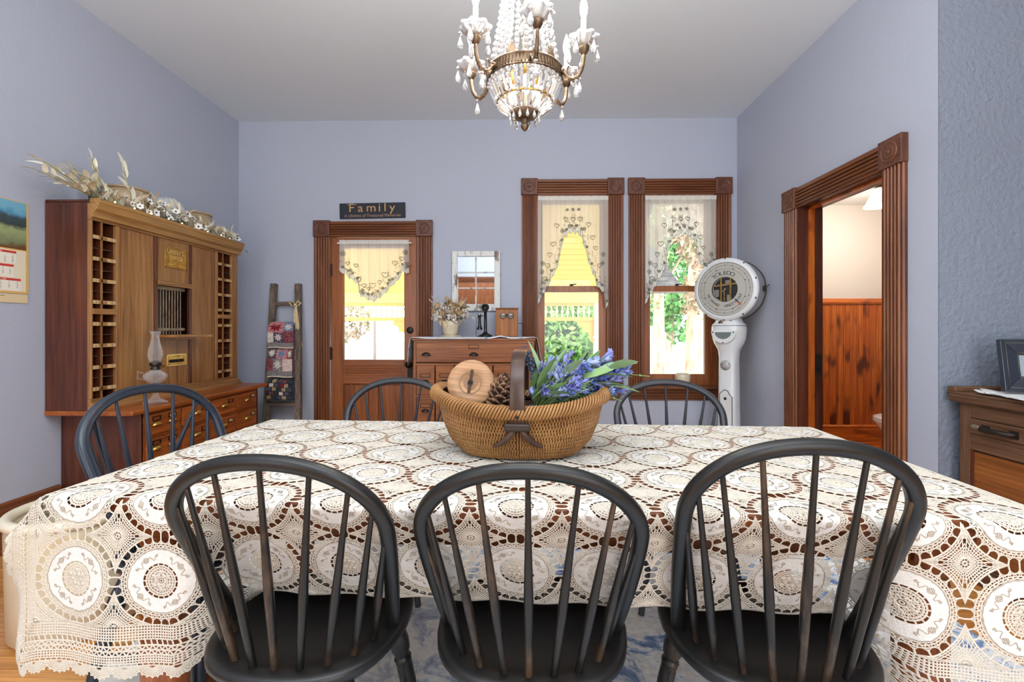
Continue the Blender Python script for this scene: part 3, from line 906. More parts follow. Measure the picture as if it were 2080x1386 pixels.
def chair_at(x, y, rz, *a, **k):
    """x, y: foot of the middle spindle"""
    d = Vector((-math.sin(rz), math.cos(rz)))*.173
    return make_chair(k.pop('label'), (x+d.x, y+d.y, .010), rz, *a, **k)
RT = R(-3.2)
chair_at(-.502, .9235, RT, BL, BS, ht=.448, wd=.228, label='black bow-back chair, left one of three on the near side of the table')
chair_at(.018, .914, RT, BL, BS, ht=.437, wd=.226, label='black bow-back chair, middle one of three on the near side of the table')
chair_at(.552, .905, RT, BL, BS, ht=.488, wd=.219, label='taller black bow-back chair, right one of three on the near side of the table')
SL = M['slate']
a_ = at(785, 860, Y=2.06); b_ = at(1364, 868, Y=1.98)
chair_at(a_.x, 2.25, R(180)-R(3), SL, SL, ht=.445, wd=.247, plain_leg=True, n=7, label='slate grey bow-back chair at the far side before the door')
chair_at(b_.x+.055, 2.19, R(180)-R(3), SL, SL, ht=.445, wd=.247, plain_leg=True, n=7, label='slate grey bow-back chair at the far side before the windows')
BB = M['blue_black']
chair_at(-1.235, 1.53, R(-90)-R(9.5), BB, BB, ht=.50, wd=.235, brace=True, groove=True, n=7, label='blue-black braced bow-back chair at the left end of the table')
# ------------------------------------------------------------------ post office cabinet (local x = away from camera, -y = into the room)
PX0, PY0 = XL+.004, 2.51
LC = thing('drawer_cabinet', 'low orange-brown cabinet of small drawers under the post office front', 'cabinet', (PX0, 2.60, 0), R(90))
LW, LD, LH = 1.18, .47, .672
for x in (0, LW-.02): box_part('side_panel', M['mahogZ'], LC, x,x+.02,-LD,0,.0,LH)
MB().box(.02,LW-.02,-.03,-.01,.02,LH).box(.02,LW-.02,-LD+.02,-.03,.04,.06).build('back_panel', M['mahogX'], LC)
MB().box(-.095,LW+.09,-LD-.035,0,LH,LH+.028).build('counter', M['lowX'], LC, bevel=.006)
MB().box(-.02,LW+.02,-LD-.012,0,0,.07).build('plinth', M['lowX'], LC, bevel=.005)
nc, nr = 4, 4
cw_, rh_ = (LW-.04)/nc, (LH-.09)/nr
mb = MB()
for i in range(nc+1): mb.box(.02+i*cw_-.011, .02+i*cw_+.011, -LD, -LD+.03, .07, LH)
for j in range(nr+1): mb.box(.02, LW-.02, -LD+.001, -LD+.03, .08+j*rh_-.009, .08+j*rh_+.009)
mb.build('face_frame', M['lowX'], LC, bevel=.002)
def cup_pull(mb, x, y, z, s=1.0):
    """half-dome pull: open below"""
    k0 = len(mb.v); rings = []
    for k in range(7):
        a = PI/2*k/6
        rings.append([(math.cos(b)*.042*math.cos(a)*s, -.026*math.sin(a)*s*1.0-.002, (math.sin(b)*.03*math.cos(a))*s) for b in np.linspace(0, PI, 11)])
    mb.loft(rings, True, False, False)
    mb.box(-.047*s,.047*s,-.003,0,-.004*s,.002*s)
    mb.xf(Matrix.Translation((x,y,z)), k0)
def label_holder(mb, x, y, z, w=.07, h=.032):
    for b in ((x-w/2,x+w/2,y-.005,y,z+h/2-.003,z+h/2),(x-w/2,x+w/2,y-.005,y,z-h/2,z-h/2+.004),(x-w/2,x-w/2+.004,y-.005,y,z-h/2,z+h/2),(x+w/2-.004,x+w/2,y-.005,y,z-h/2,z+h/2)): mb.box(*b)
proto = None
for i in range(nc):
    for j in range(nr):
        x0 = .02+i*cw_+.013; z0 = .08+j*rh_+.011; w, h = cw_-.026, rh_-.022
        mb = MB().box(0,w,-.018,.0,0,h)
        mb.box(.01,w-.01,0,.38,.01,.03)
        dr = mb.build('drawer', M['lowX'], LC, loc=(x0,-LD+.008,z0), bevel=.003)
        pm = MB()
        if i == 0:
            cup_pull(pm, w*.27, -.019, h*.46, .75); p1 = pm.build('cup_pull', M['brass'], dr)
            pm = MB(); cup_pull(pm, w*.75, -.019, h*.46, .75); pm.build('cup_pull', M['brass'], dr)
            pm = MB(); label_holder(pm, w*.27, -.018, h*.78, .06, .026); label_holder(pm, w*.75, -.018, h*.78, .06, .026); pm.build('label_holder', M['iron'], dr)
        else:
            cup_pull(pm, w*.5, -.019, h*.5, .8); pm.build('cup_pull', M['brass'], dr)
            pm = MB(); label_holder(pm, w*.78, -.018, h*.74, .058, .026); pm.build('label_holder', M['iron'], dr)
        if (i*3+j) % 4 != 1:
            MB().box(w*.78-.026,w*.78+.026,-.020,-.018,h*.74-.010,h*.74+.010).build('label_card', M['paper'], dr)
# upper part
PO = thing('post_office_cabinet', 'tall wooden post office front with pigeonholes and a barred teller window', 'cabinet', (PX0, PY0, .70), R(90))
W_, D_, H_ = 1.326, .265, 1.19
UZ = lambda z: z-.70
for x in (0, W_-.022):
    MB().box(x,x+.022,-D_+.02,0,.0,H_-.01).build('side_panel', M['mahogZ'], PO, bevel=.003)
box_part('back_panel', M['mahogZ'], PO, .022,W_-.022,-.03,-.012,.0,H_-.02)
box_part('top_panel', M['mahogX'], PO, -.0,W_,-D_+.0,0,H_-.02,H_, bevel=.004)
MB().extr([(0,0),(.0,.02),(.03,.024),(.045,.040),(.075,.052),(.085,.058),(.10,.058),(.105,.05),(.105,0)], (-.004,-D_+.003,H_-.10), (W_+.01,-D_+.003,H_-.10), (0,0,1), (0,-1,0)).build('cornice', M['cornice'], PO, bevel=.002)
F = -D_
# frame of the front, as separate boards
def fb(nm, x0, x1, z0, z1, m, t=.022, dy=0): return box_part(nm, M[m], PO, x0, x1, F+dy, F+dy+t, z0, z1, bevel=.003)
ztop, zbot = H_-.115, .065
fb('frieze_rail', 0, W_, ztop, H_-.02, 'oakX')
fb('bottom_rail', 0, W_, 0, zbot, 'oakX')
MB().extr([(0,0),(0,.03),(.012,.03),(.02,.022),(.034,.018),(.045,.0)], (-.0,F,-.0), (W_,F,0), (0,0,1), (0,-1,0)).build('bottom_moulding', M['oakX'], PO)
xs = dict(a=.012, b=.168, c=.192, d=.452, e=.478, f=.763, g=.785, h=1.055, i=1.080, j=1.248)
for x0, x1 in ((0,.012),(.160,.184),(.449,.474),(.763,.785),(1.050,1.076),(1.246,W_)):
    fb('stile', x0, x1, zbot, ztop, 'oakZ' if x0 not in (.449,.763) else 'mahogZ')
fb('flat_panel', .184,.449, zbot, ztop, 'oakZ', .012, .009)
fb('flat_panel', .785,1.05, zbot, ztop, 'oakZ', .012, .009)
fb('plaque_panel', .474,.763, UZ(1.485), ztop, 'oakZ', .012, .007)
fb('slot_panel', .474,.763, zbot, UZ(1.10), 'oakZ', .012, .007)
fb('window_head', .468,.771, UZ(1.455), UZ(1.487), 'oakX', .03, -.012)
fb('window_apron', .468,.775, UZ(1.085), UZ(1.105), 'oakX', .03, -.016)
fb('window_ledge', .455,.80, UZ(1.105), UZ(1.123), 'oakX', .20, -.145)
M['barm'] = plain('aged_bar_metal', C(150,136,116), .4, .5, col2=C(112,98,82), scale=20)
# barred window
MB().box(.49,.74,F+.02,F+.028,UZ(1.430),UZ(1.452)).build('bar_rail', M['barm'], PO); gr = MB().box(.49,.74,F+.02,F+.028,UZ(1.15),UZ(1.168)).build('bar_rail', M['barm'], PO)
for k in range(9):
    x = .502+k*.026
    MB().lathe([(.0045,UZ(1.125)),(.0045,UZ(1.452))], 8, (x, F+.03, 0)).build('bar', M['barm'], gr)
box_part('window_recess', M['mahogZ'], PO, .474,.763, F+.10, F+.11, UZ(1.123), UZ(1.47))
# pigeonholes
def pigeon(x0, x1, nums):
    n0 = PO
    xm = x0+(x1-x0)*.40
    MB().box(xm-.0035,xm+.0035,F+.012,-.03,zbot,ztop).build('divider', M['mahogZ'], PO); MB().box(xm-.0035,xm+.0035,F+.004,F+.012,zbot,ztop).build('divider_edge', M['oakZ'], PO)
    for xx in (x0, x1): MB().box(xx-.003,xx+.003,F+.023,-.03,zbot,ztop).build('divider', M['mahogZ'], PO)
    box_part('middle_rail', M['oakX'], PO, x0-.004,x1+.004,F-.004,F+.02,UZ(1.245),UZ(1.278), bevel=.004)
    zs = [UZ(1.685-.1235*k) for k in range(4)]+[UZ(1.19-.1235*k) for k in range(4)]
    for k, z in enumerate(zs):
        s = MB().box(x0,x1,F+.012,-.03,z-.004,z+.004).build('shelf', M['mahogX'], PO); MB().box(x0,x1,F+.004,F+.012,z-.011,z+.011).build('shelf_edge', M['oakX'], s)
        for sx, a, b in ((0,x0,xm),(1,xm,x1)):
            w = (b-a)
            xa_, xb_ = (a+.002, a+w*.62) if sx == 0 else (b-w*.62, b-.002)
            mb = MB().box(xa_,xb_,F+.002,F+.004,z-.010,z+.010); mb.cur = 1
            txt(mb, str(nums[sx]+k), .017, ((xa_+xb_)/2, F+.0014, z-.006), (1,0,0), (0,0,1))
            mb.build('number_card', [M['paper'], M['ink']], s)
        if k not in (7,):
            MB().box(x0,x1,F+.02,-.03,z-.0622,z-.0608).build('tin_shelf', M['steel'], PO)
pigeon(.012, .160, (1, 9)); pigeon(1.076, 1.246, (17, 25))
# brass plaque and letter slot
px0, px1, pz0, pz1 = .535,.722, UZ(1.585), UZ(1.725)
mb = MB().box(px0,px1,F+.001,F+.007,pz0,pz1)
pq = mb.build('plaque', M['brass'], PO, bevel=.002)
mb = MB()
for b in ((px0,px1,pz0,pz0+.004),(px0,px1,pz1-.004,pz1),(px0,px0+.004,pz0,pz1),(px1-.004,px1,pz0,pz1)): mb.box(b[0],b[1],F-.0025,F+.001,b[2],b[3])
for sx in (px0+.012, px1-.012):
    for sz in (pz0+.012, pz1-.012): mb.ball((sx,F+.0,sz), .004, 8, 4)
mb.build('raised_border', M['brass'], pq)
mb = MB(); xc = (px0+px1)/2
txt(mb, 'U', .046, (px0+.028,F-.0006,pz1-.045), (1,0,0), (0,0,1)); txt(mb, 'S', .046, (px1-.028,F-.0006,pz1-.045), (1,0,0), (0,0,1))
for i, c in enumerate('POST'): txt(mb, c, .037, (xc-.039+i*.026,F-.0006,pz1-.045+(.003 if i in (1,2) else 0)), (1,0,0), (0,0,1))
txt(mb, 'OFFICE', .036, (xc+.004,F-.0006,pz1-.082), (1,0,0), (0,0,1))
for i in range(4):
    mb.ball((px0+.03+i*.012,F+.0,pz0+.022), .003, 6, 4); mb.ball((px1-.03-i*.012,F+.0,pz0+.022), .003, 6, 4)
mb.build('raised_lettering', plain('bright_brass', C(250,228,170), .3, .6), pq)
sx0, sx1, sz0, sz1 = .548,.728, UZ(.905), UZ(.985)
sp = MB().box(sx0,sx1,F+.002,F+.007,sz0,sz1).build('letter_slot', M['brass'], PO, bevel=.002)
mb = MB()
for b in ((sx0,sx1,sz0,sz0+.004),(sx0,sx1,sz1-.004,sz1),(sx0,sx0+.004,sz0,sz1),(sx1-.004,sx1,sz0,sz1)): mb.box(b[0],b[1],F-.001,F+.003,b[2],b[3])
mb.build('slot_border', plain('pale_brass', C(240,216,150), .3, .7), sp)
n = 9; xa_, xb_, zc, hh = sx0+.03, sx1-.03, (sz0+sz1)/2-.006, .011
pts = [(xa_+hh*math.cos(a), F+.0012, zc+hh*math.sin(a)) for a in np.linspace(PI/2,1.5*PI,n)]+[(xb_+hh*math.cos(a), F+.0012, zc+hh*math.sin(a)) for a in np.linspace(-PI/2,PI/2,n)]
MB().poly(pts).build('slot_opening', plain('slot_black', (.004,.004,.004), .9), sp)
mb = MB(); txt(mb, 'LETTERS', .016, ((sx0+sx1)/2,F+.0012,sz1-.021), (1,0,0), (0,0,1), 1.5); mb.build('slot_lettering', M['ink'], sp)

# things on top: crocks, globe, garland
TOPW = .70+H_
def onpo(x, y): return (PX0-y, PY0+x, TOPW)      # local (x, -y) to world
def crock(name, label, x, y, prof, mat, cat='crock', n=32):
    t = thing(name, label, cat, onpo(x, y))
    MB().lathe(prof, n, cap=False).build('body', mat, t)
    r, z = prof[[i for i, q in enumerate(prof) if q[1] == max(a[1] for a in prof)][0]]
    MB().tube([(r*math.cos(a), r*math.sin(a), z-.004) for a in np.linspace(0,2*PI,36,endpoint=False)], .008, 8, closed=True).build('rim', mat, t)
    return t
crock('stoneware_crock', 'larger tan stoneware bowl, nearer one on top of the post office front', .38, -.135, [(.001,0),(.085,0),(.105,.02),(.118,.09),(.125,.165),(.118,.165),(.108,.09),(.09,.02),(.001,.012)], M['stoneware'])
crock('stoneware_crock', 'smaller glossy tan stoneware bowl, farther one on top of the post office front', 1.02, -.12, [(.001,0),(.085,0),(.098,.02),(.104,.08),(.108,.175),(.101,.175),(.094,.08),(.08,.02),(.001,.012)], M['stoneware'])
g = thing('glass_globe', 'round frosted white glass globe between the two tan bowls', 'globe', onpo(.72,-.13))
MB().lathe([(.04,0),(.045,.012),(.085,.04),(.11,.10),(.108,.14),(.085,.185),(.045,.212),(.001,.218)], 28).build('shade', plain('milk_glass', C(204,208,212), .3, coat=.4), g)
t = thing('bottle', 'small dark blue bottle at the near end of the post office top', 'bottle', onpo(.17,-.12))
MB().lathe([(.001,0),(.024,0),(.026,.01),(.026,.10),(.022,.115),(.010,.125),(.010,.15),(.013,.152),(.013,.16),(.001,.16)], 16).build('body', plain('dark_blue_glass', C(26,32,52), .15, coat=.5), t)
M['gleaf'] = plain('dried_leaf', C(248,243,226), .7, col2=C(234,226,200), scale=3)
M['gleaf2'] = plain('tan_leaf', C(222,204,162), .7)
M['gstem'] = plain('dry_green_stem', C(150,146,84), .7)
M['petal'] = plain('cream_petal', C(252,250,242), .7)
M['fairy'] = plain('fairy_bulb', (1,.8,.5), .4, emit=((1,.72,.38), 3))
def leaf_mesh(L, w, curl=.15, n=6, fold=.25):
    mb = MB(); rings = []
    for k in range(n+1):
        q = k/n; ww = w*math.sin(PI*min(.04+q*.96,.999))**.8*(1-.25*q)
        z = -curl*L*q*q
        rings.append([(q*L, -ww, z+ww*fold), (q*L, 0, z), (q*L, ww, z+ww*fold)])
    mb.loft(rings, True, False, False); return mb
ga = thing('leaf_garland', 'garland of dried cream leaves and white flowers with fairy lights along the cabinet top', 'garland', onpo(.0,-.225))
leafA = leaf_mesh(.092,.0165).build('leaf', M['gleaf'], ga, loc=(0,0,-.0)); leafB = leaf_mesh(.075,.012,.3).build('leaf', M['gleaf2'], ga)
mb = MB()
for k in range(6):
    a = 2*PI*k/6; mb2 = leaf_mesh(.026,.0125,-.3,4,.1); mb2.xf(Matrix.Rotation(a,4,'Z')); mb.add(mb2.v, mb2.f, True)
mb.cur = 1; mb.ball((0,0,.004), .0055, 8, 5)
flA = mb.build('blossom', [M['petal'], plain('dark_eye', C(52,38,34), .8)], ga)
protos = {'A': leafA, 'B': leafB, 'F': flA}; used = set()
def pl_(k, loc, rot, s):
    o = protos[k]
    if k in used: o = inst(o, ga, loc, rot, (s,)*3)
    else: used.add(k); o.location = loc; o.rotation_euler = rot; o.scale = (s,)*3
rnd = random.Random(11)
def spray(p0, p1, nl, kinds='AAB', s=1.0, r=.0022, rise=.0):
    p0, p1 = Vector(p0), Vector(p1)
    mid = (p0+p1)/2+Vector((0,0,rise))
    pts = [p0*(1-q)**2+mid*2*q*(1-q)+p1*q*q for q in np.linspace(0,1,8)]
    MB().tube(pts, r, 5).build('stem', M['gstem'], ga)
    for k in range(nl):
        q = .25+.75*k/max(1,nl-1)
        p = p0*(1-q)**2+mid*2*q*(1-q)+p1*q*q; d = (mid-p0)*(1-q)+(p1-mid)*q
        q_ = Vector(d).to_track_quat('X','Z').to_euler()
        last = k == nl-1
        pl_(rnd.choice(kinds), p, (q_.x+rnd.uniform(-.6,.6), q_.y+(0 if last else rnd.uniform(-.6,.2)), q_.z+(0 if last else rnd.choice((-1,1))*rnd.uniform(.4,.9))), s*rnd.uniform(.8,1.15))
# world-space offsets relative to the near end of the front edge: x toward room, y away from camera
for e in ((.0,-.16,.075),(-.05,-.20,.09),(.05,-.14,.12),(.0,-.06,.15),(-.06,-.1,.13),(.07,-.06,.06),(-.0,-.22,.13),(.05,-.02,.11),(.02,-.12,.04)):
    spray((.0,.10,.012), e, 7, 'AAAB', .95, rise=.02)
spray((-.06,.16,.02), (-.07,.12,.27), 7, 'BA', .8); spray((.0,.16,.02), (-.06,.13,.22), 6, 'B', .7)
spray((.0,.34,.02), (.02,.23,.265), 7, 'AAB', .95); 
ys = np.linspace(.12, 1.30, 52)
for i, y in enumerate(ys):
    big = 1.0 if .4 < y < .75 else .72
    h = (.05+.10*rnd.random())*big
    spray((rnd.uniform(-.03,.03), y, .012), (rnd.uniform(-.05,.075), y+rnd.uniform(-.07,.07), h), 4, 'AAB', .8)
for i in range(46):
    y = rnd.uniform(.22,1.28); z = rnd.uniform(.02,.11 if y < .8 else .075)
    pl_('F', (rnd.uniform(.03,.085), y, z), (rnd.uniform(-.5,.5), R(70)+rnd.uniform(-.5,.4), rnd.uniform(-.5,.5)), rnd.uniform(.85,1.2))
MB().tube([(.01*math.sin(k*1.7), .06+k*.042, .012+.004*math.sin(k)) for k in range(31)], .004, 6).build('main_stem', M['gstem'], ga)
for k in range(9):
    MB().ball((.05+.01*math.sin(k*3), .14+k*.135, .022), .0055, 8, 6).build('fairy_light', M['fairy'], ga)
spray((0,1.30,.02), (.03,1.42,-.03), 5, 'A', .9)

# oil lamp on the counter
ol = thing('oil_lamp', 'clear glass oil lamp with a tall chimney on the drawer cabinet', 'lamp', (-2.255, 2.775, LH+.028))
MB().lathe([(.001,0),(.062,0),(.064,.008),(.05,.02),(.025,.032),(.016,.05),(.014,.085),(.02,.105),(.016,.118),(.03,.128)], 28, cap=False).build('base', M['thin'], ol)
MB().lathe([(.03,.128),(.058,.15),(.064,.168),(.058,.186),(.03,.205),(.022,.212),(.001,.212),(.02,.205),(.05,.182),(.056,.168),(.05,.152),(.001,.132)], 28).build('oil_font', M['thin'], ol)
bn_ = MB().lathe([(.024,.208),(.026,.222),(.018,.228),(.030,.236),(.030,.250),(.022,.262),(.012,.266),(.001,.266)], 20).build('burner', plain('dark_burner', C(66,60,54), .4, .8), ol)
MB().tube([(.028,0,.232),(.05,.0,.232)], .003, 6).lathe([(.010,-.002),(.010,.002)], 10, (.052,0,.232), Matrix.Rotation(R(90),4,'Y')).build('wick_knob', M['brass'], bn_)
MB().lathe([(.026,.25),(.034,.275),(.040,.30),(.036,.335),(.025,.375),(.020,.41),(.023,.435),(.034,.447),(.0325,.447),(.0215,.434),(.0185,.41),(.0235,.375),(.0345,.335),(.0385,.30),(.0325,.275),(.0245,.25)], 28, cap=False).build('chimney', M['thin'], ol)
MB().tube([(.058*1+.0,.0,.19),(.085,0,.20),(.088,0,.16),(.06,0,.15)], .005, 8).xf(Matrix.Rotation(R(210),4,'Z')).build('finger_loop', M['thin'], ol)

# ladder against the back wall, three quilts
A0, A1 = at(557,577,Y=4.252), at(606,577,Y=4.252)
B0, B1 = at(541,856,Y=4.06), at(606,856,Y=4.06)
def foot(a, b):
    q = a.z/(a.z-b.z); return a+(b-a)*q
F0, F1 = foot(A0,B0), foot(A1,B1)
la = thing('ladder', 'weathered wooden blanket ladder leaning on the back wall', 'ladder', ((F0.x+F1.x)/2, F0.y, 0))
o_ = Vector(la.location)
def rail(a, f, nm):
    a, f = a-o_, f-o_
    MB().beam(f, a, .055, .045, (0,1,0)).build(nm, M['greyZ'], la, bevel=.005)
rail(A0,F0,'rail'); rail(A1,F1,'rail')
def onl(py, q):
    s = lambda a, b: a+(b-a)*((py-a[1])/(b[1]-a[1]))
    k = (py-577)/(856-577)
    return (A0+(B0-A0)*k)*(1-q)+(A1+(B1-A1)*k)*q-o_
for py in (620, 711, 776, 824, 868):
    a, b = onl(py, .04), onl(py, .96)
    mb = MB(); mb.tube([a,(a+b)/2+Vector((0,0,.006)),b], .020, sec=[(-.9,-.5),(.9,-.6),(1,.5),(-.8,.6)], smooth=False); mb.build('rung', M['greyX'], la, bevel=.004)
def quilt(label, py0, py1, q0, q1, cols, layout, border):
    t = thing('quilt', label, 'quilt', onl(py0, .5)+o_, 0, 'folded quilts hung on the ladder')
    lo = Vector(t.location)-o_
    a0, a1, b0, b1 = (onl(py0,q0)-lo, onl(py0,q1)-lo, onl(py1,q0)-lo, onl(py1,q1)-lo)
    off = Vector((0,-.052,.03))
    mb = MB(); rings = []
    n = 10
    for k in range(n+1):
        q = k/n; L = a0+(b0-a0)*q; Rr = a1+(b1-a1)*q
        bulge = -.012*math.sin(PI*min(1,q*1.05))
        o2 = off+Vector((0,bulge,0))
        f = min(1, q*6); o2 = Vector((0, o2.y*(.3+.7*math.sin(f*PI/2)), .03+.0*q))
        ring = []
        for m_ in range(9):
            s = m_/8; ring.append(L+(Rr-L)*s+o2+Vector((0,-.004*math.sin(s*9+q*4),.004*math.sin(s*6))))
        ring += [L+(Rr-L)*(1-m_/8)+Vector((0,.0,.03))+Vector((0,.03,0)) for m_ in range(9)]
        rings.append(ring)
    mb.loft(rings, True, True); mb.build('folded_cloth', cols['base'], t)
    def P(s, q, d=.003):
        L = a0+(b0-a0)*q; Rr = a1+(b1-a1)*q
        f = min(1, q*6); yy = (-.052-.012*math.sin(PI*min(1,q*1.05)))*(.3+.7*math.sin(f*PI/2))
        return L+(Rr-L)*s+Vector((0,yy-d-.004*math.sin(s*9+q*4),.03+.004*math.sin(s*6)))
    for (s0,s1,r0,r1,mat,kind,m2) in layout:
        mb = MB(); g = 4
        rr = [[P(s0+(s1-s0)*i/g, r0+(r1-r0)*j/g) for i in range(g+1)] for j in range(g+1)]
        mb.loft(rr, True, False, False)
        pt = mb.build('patch', cols[mat], t)
        if kind == 'star':
            cs, cr = (s0+s1)/2, (r0+r1)/2; pts = []
            for k in range(16):
                a = 2*PI*k/16+PI/16; rad = .46 if k % 2 == 0 else .24
                pts.append(P(cs+(s1-s0)*rad*math.cos(a), cr+(r1-r0)*rad*math.sin(a), .0055))
            c = P(cs, cr, .007)
            MB().add([c]+pts, [(0,k+1,(k+1)%16+1) for k in range(16)]) if False else None
            mb = MB(); mb.add([c]+pts, [(0,k+1,(k+1) % 16+1) for k in range(16)]); mb.build('star', cols[m2], pt)
    mb = MB(); mb.tube([P(s,1.0,.004) for s in np.linspace(-.0,1.0,12)], .006, 6); mb.build('binding', cols[border], t)
def fab(nm, c, c2, s=60): return plain(nm, c, .9, spec=.1, col2=c2, scale=s, lo=.45, hi=.55, sheen=.2, bump=.3, bscale=120)
cq = dict(base=fab('dark_quilt', C(70,54,60), C(96,76,80)), red=fab('red_cloth', C(140,44,50), C(120,36,44)), pink=fab('pink_cloth', C(206,142,140), C(186,110,114)),
          blue=fab('blue_cloth', C(128,146,176), C(104,122,156)), white=fab('cream_cloth', C(216,208,196), C(200,190,178)), maroon=fab('maroon_cloth', C(112,52,62), C(140,84,90)),
          navy=fab('navy_cloth', C(64,64,84), C(90,88,104)), grey=fab('grey_cloth', C(140,134,132), C(122,118,118)), ivory=fab('ivory_binding', C(224,212,190), C(214,200,176)),
          pale=fab('pale_cloth', C(220,200,192), C(206,178,172)), dgreen=fab('dark_green_cloth', C(44,56,56), C(58,70,66)), tan=fab('tan_cloth', C(176,152,118), C(156,132,100)), check=fab('check_cloth', C(168,160,156), C(96,88,96), 120))
quilt('red, pink and grey star patchwork quilt, topmost on the ladder', 664, 716, .02, .93, cq,
      [(.0,.60,.0,.42,'pink','star','red'),(.60,1,.0,.34,'blue','star','white'),(.62,1,.34,.78,'maroon','',''),(.22,.62,.42,.80,'navy','star','pale'),(.0,.22,.42,.80,'white','',''),(0,1,.80,.985,'grey','','')], 'ivory')
quilt('grey and pink star patchwork quilt, middle one on the ladder', 716, 774, .06, .90, cq,
      [(.0,.34,.0,.36,'navy','star','white'),(.34,.80,.0,.38,'pink','star','blue'),(.80,1,.0,.38,'maroon','star','white'),(.0,.22,.38,.80,'maroon','',''),(.22,.62,.38,.80,'check','star','white'),(.62,1,.38,.80,'pale','',''),(0,1,.80,.985,'grey','','')], 'ivory')
c3 = dict(cq); c3['base'] = fab('black_quilt', C(40,42,48), C(58,60,64))
lay = []
seq = ['dgreen','tan','navy','maroon','dgreen','pale','navy','red','tan','dgreen','navy','tan']
k = 0
for j in range(5):
    for i in range(5):
        s0 = .03+i*.19+(.09 if j % 2 else 0); r0 = .05+j*.18
        if s0+.16 < 1.0: lay.append((s0,s0+.15,r0,r0+.15,seq[k % 12],'',''))
        k += 1
quilt('dark navy and green patchwork quilt, lowest on the ladder', 777, 821, .06, .92, c3, lay, 'dgreen')
# raffia bow
rb = thing('raffia_bow', 'straw coloured raffia bow tied to the right rail of the ladder', 'bow', onl(622,.98)+o_+Vector((.0,-.04,0)))
M['raffia'] = plain('raffia', C(226,208,166), .8, col2=C(208,186,138), scale=20)
rnd = random.Random(4)
for k in range(26):
    L = rnd.uniform(.24,.44); dx = rnd.uniform(-.03,.06)
    MB().tube([(rnd.uniform(-.01,.01),0,.0),(dx*.3+rnd.uniform(-.012,.012),-.012,-L*.3),(dx*.7,-.008-rnd.uniform(0,.01),-L*.7),(dx+rnd.uniform(-.01,.01),-.004,-L)], .0045, 4, sec=[(-1,-.3),(1,-.3),(1,.3),(-1,.3)]).build('strand', M['raffia'], rb)
for sg in (-1,1):
    for k in range(3): MB().tube([(0,0,0),(sg*(.02+.006*k),-.015,.03+.006*k),(sg*(.045+.006*k),-.01,.02),(sg*.03,-.014,-.008),(0,-.01,0)], .004, 5).build('loop', M['raffia'], rb)
MB().ball((0,-.012,0), .012, 8, 6).build('knot', M['raffia'], rb)

# big floor crock behind the table end
bc_ = thing('floor_crock', 'large cream stoneware crock on the floor behind the table end', 'crock', (-1.755, 1.79, .0))
MB().lathe([(.001,0),(.19,0),(.205,.02),(.212,.40),(.205,.44),(.192,.44),(.195,.40),(.185,.03),(.001,.02)], 40).build('body', plain('cream_stoneware', C(214,204,180), .35, coat=.3, col2=C(198,178,140), scale=3), bc_)
MB().tube([(.206*math.cos(a), .206*math.sin(a), .446) for a in np.linspace(0,2*PI,48,endpoint=False)], .020, 10, closed=True).build('rim', M['cream'], bc_)

# wall calendar on the left wall (local x = away from the camera)
CY0 = 2.10; CZ0 = 1.30; CW_ = .325
ca = thing('wall_calendar', 'hanging three-month calendar with a picture on the left wall', 'calendar', (XL+.001, CY0, CZ0), R(90))
def pic_mat():
    m, t, n, l, p = nt('picture_print'); setp(p, .6, 0, .3)
    v = coords(n, l, (1,1,1), False, 'Generated')
    sp_ = n.new('ShaderNodeSeparateXYZ'); l.new(v, sp_.inputs[0])
    nz = n.new('ShaderNodeTexNoise'); nz.inputs['Scale'].default_value = 5; l.new(v, nz.inputs['Vector'])
    ad = n.new('ShaderNodeMath'); ad.operation = 'MULTIPLY_ADD'; ad.inputs[1].default_value = .35; l.new(nz.outputs['Fac'], ad.inputs[0]); l.new(sp_.outputs[2], ad.inputs[2])
    r = ramp(n, [(.2, C(110,72,48)), (.3, C(120,130,96)), (.58, C(158,170,120)), (.70, C(60,72,70)), (.86, C(70,86,96)), (.95, C(92,160,196)), (1.15, C(120,180,206))])
    l.new(ad.outputs[0], r.inputs[0]); l.new(r.outputs[0], p.inputs['Base Color']); return m
box_part('backing_sheet', plain('calendar_edge', C(232,184,96), .7), ca, 0,CW_,-.003,0,.05,.54, bevel=0)
MB().box(.0,CW_-.012,-.005,-.003,.285,.536).build('picture', pic_mat(), ca)
cp = MB().box(.0,CW_-.014,-.0045,-.003,.06,.278).build('month_sheet', plain('calendar_paper', C(232,222,196), .8), ca)
MB().box(.006,CW_-.004,-.004,-.0005,.0,.046).build('advert_slip', plain('buff_card', C(226,204,162), .8), ca)
MR, MK = plain('red_print', C(204,62,54), .7), M['ink']
import calendar as _cal
for k, (nm, mo) in enumerate((('JANUARY · 1938',1),('FEBRUARY · 1938',2),('MARCH · 1938',3))):
    zt = .272-k*.072
    x1 = CW_-.062+(.022 if k == 2 else 0)-(.012 if k == 1 else 0)
    mb = MB().box(.015,x1,-.0055,-.0045,zt-.012,zt)
    pn = mb.build('month_heading', MR, cp)
    mb = MB(); txt(mb, nm, .0095, ((x1-.10),-.0058,zt-.0095), (1,0,0), (0,0,1)); mb.build('heading_print', plain('white_print', C(250,246,236), .7), pn)
    mb = MB().box(.015,x1,-.005,-.0045,zt-.064,zt-.012); mb.cur = 1
    for wk_, row in enumerate(_cal.Calendar(6).monthdayscalendar(1938, mo)):
        for c_, d_ in enumerate(row):
            if d_: txt(mb, str(d_), .0098, (.033+c_*(x1-.05)/6.0,-.0053,zt-.022-wk_*.0092), (1,0,0), (0,0,1))
    mb.build('date_grid', [plain('white_paper', C(240,234,220), .8), MK], cp)
mb = MB()
for k, w in enumerate((.15,.10,.10)): mb.box(.06,.06+w,-.0046,-.004,.034-k*.009,.0365-k*.009)
mb.build('small_print', M['ink'], ca)
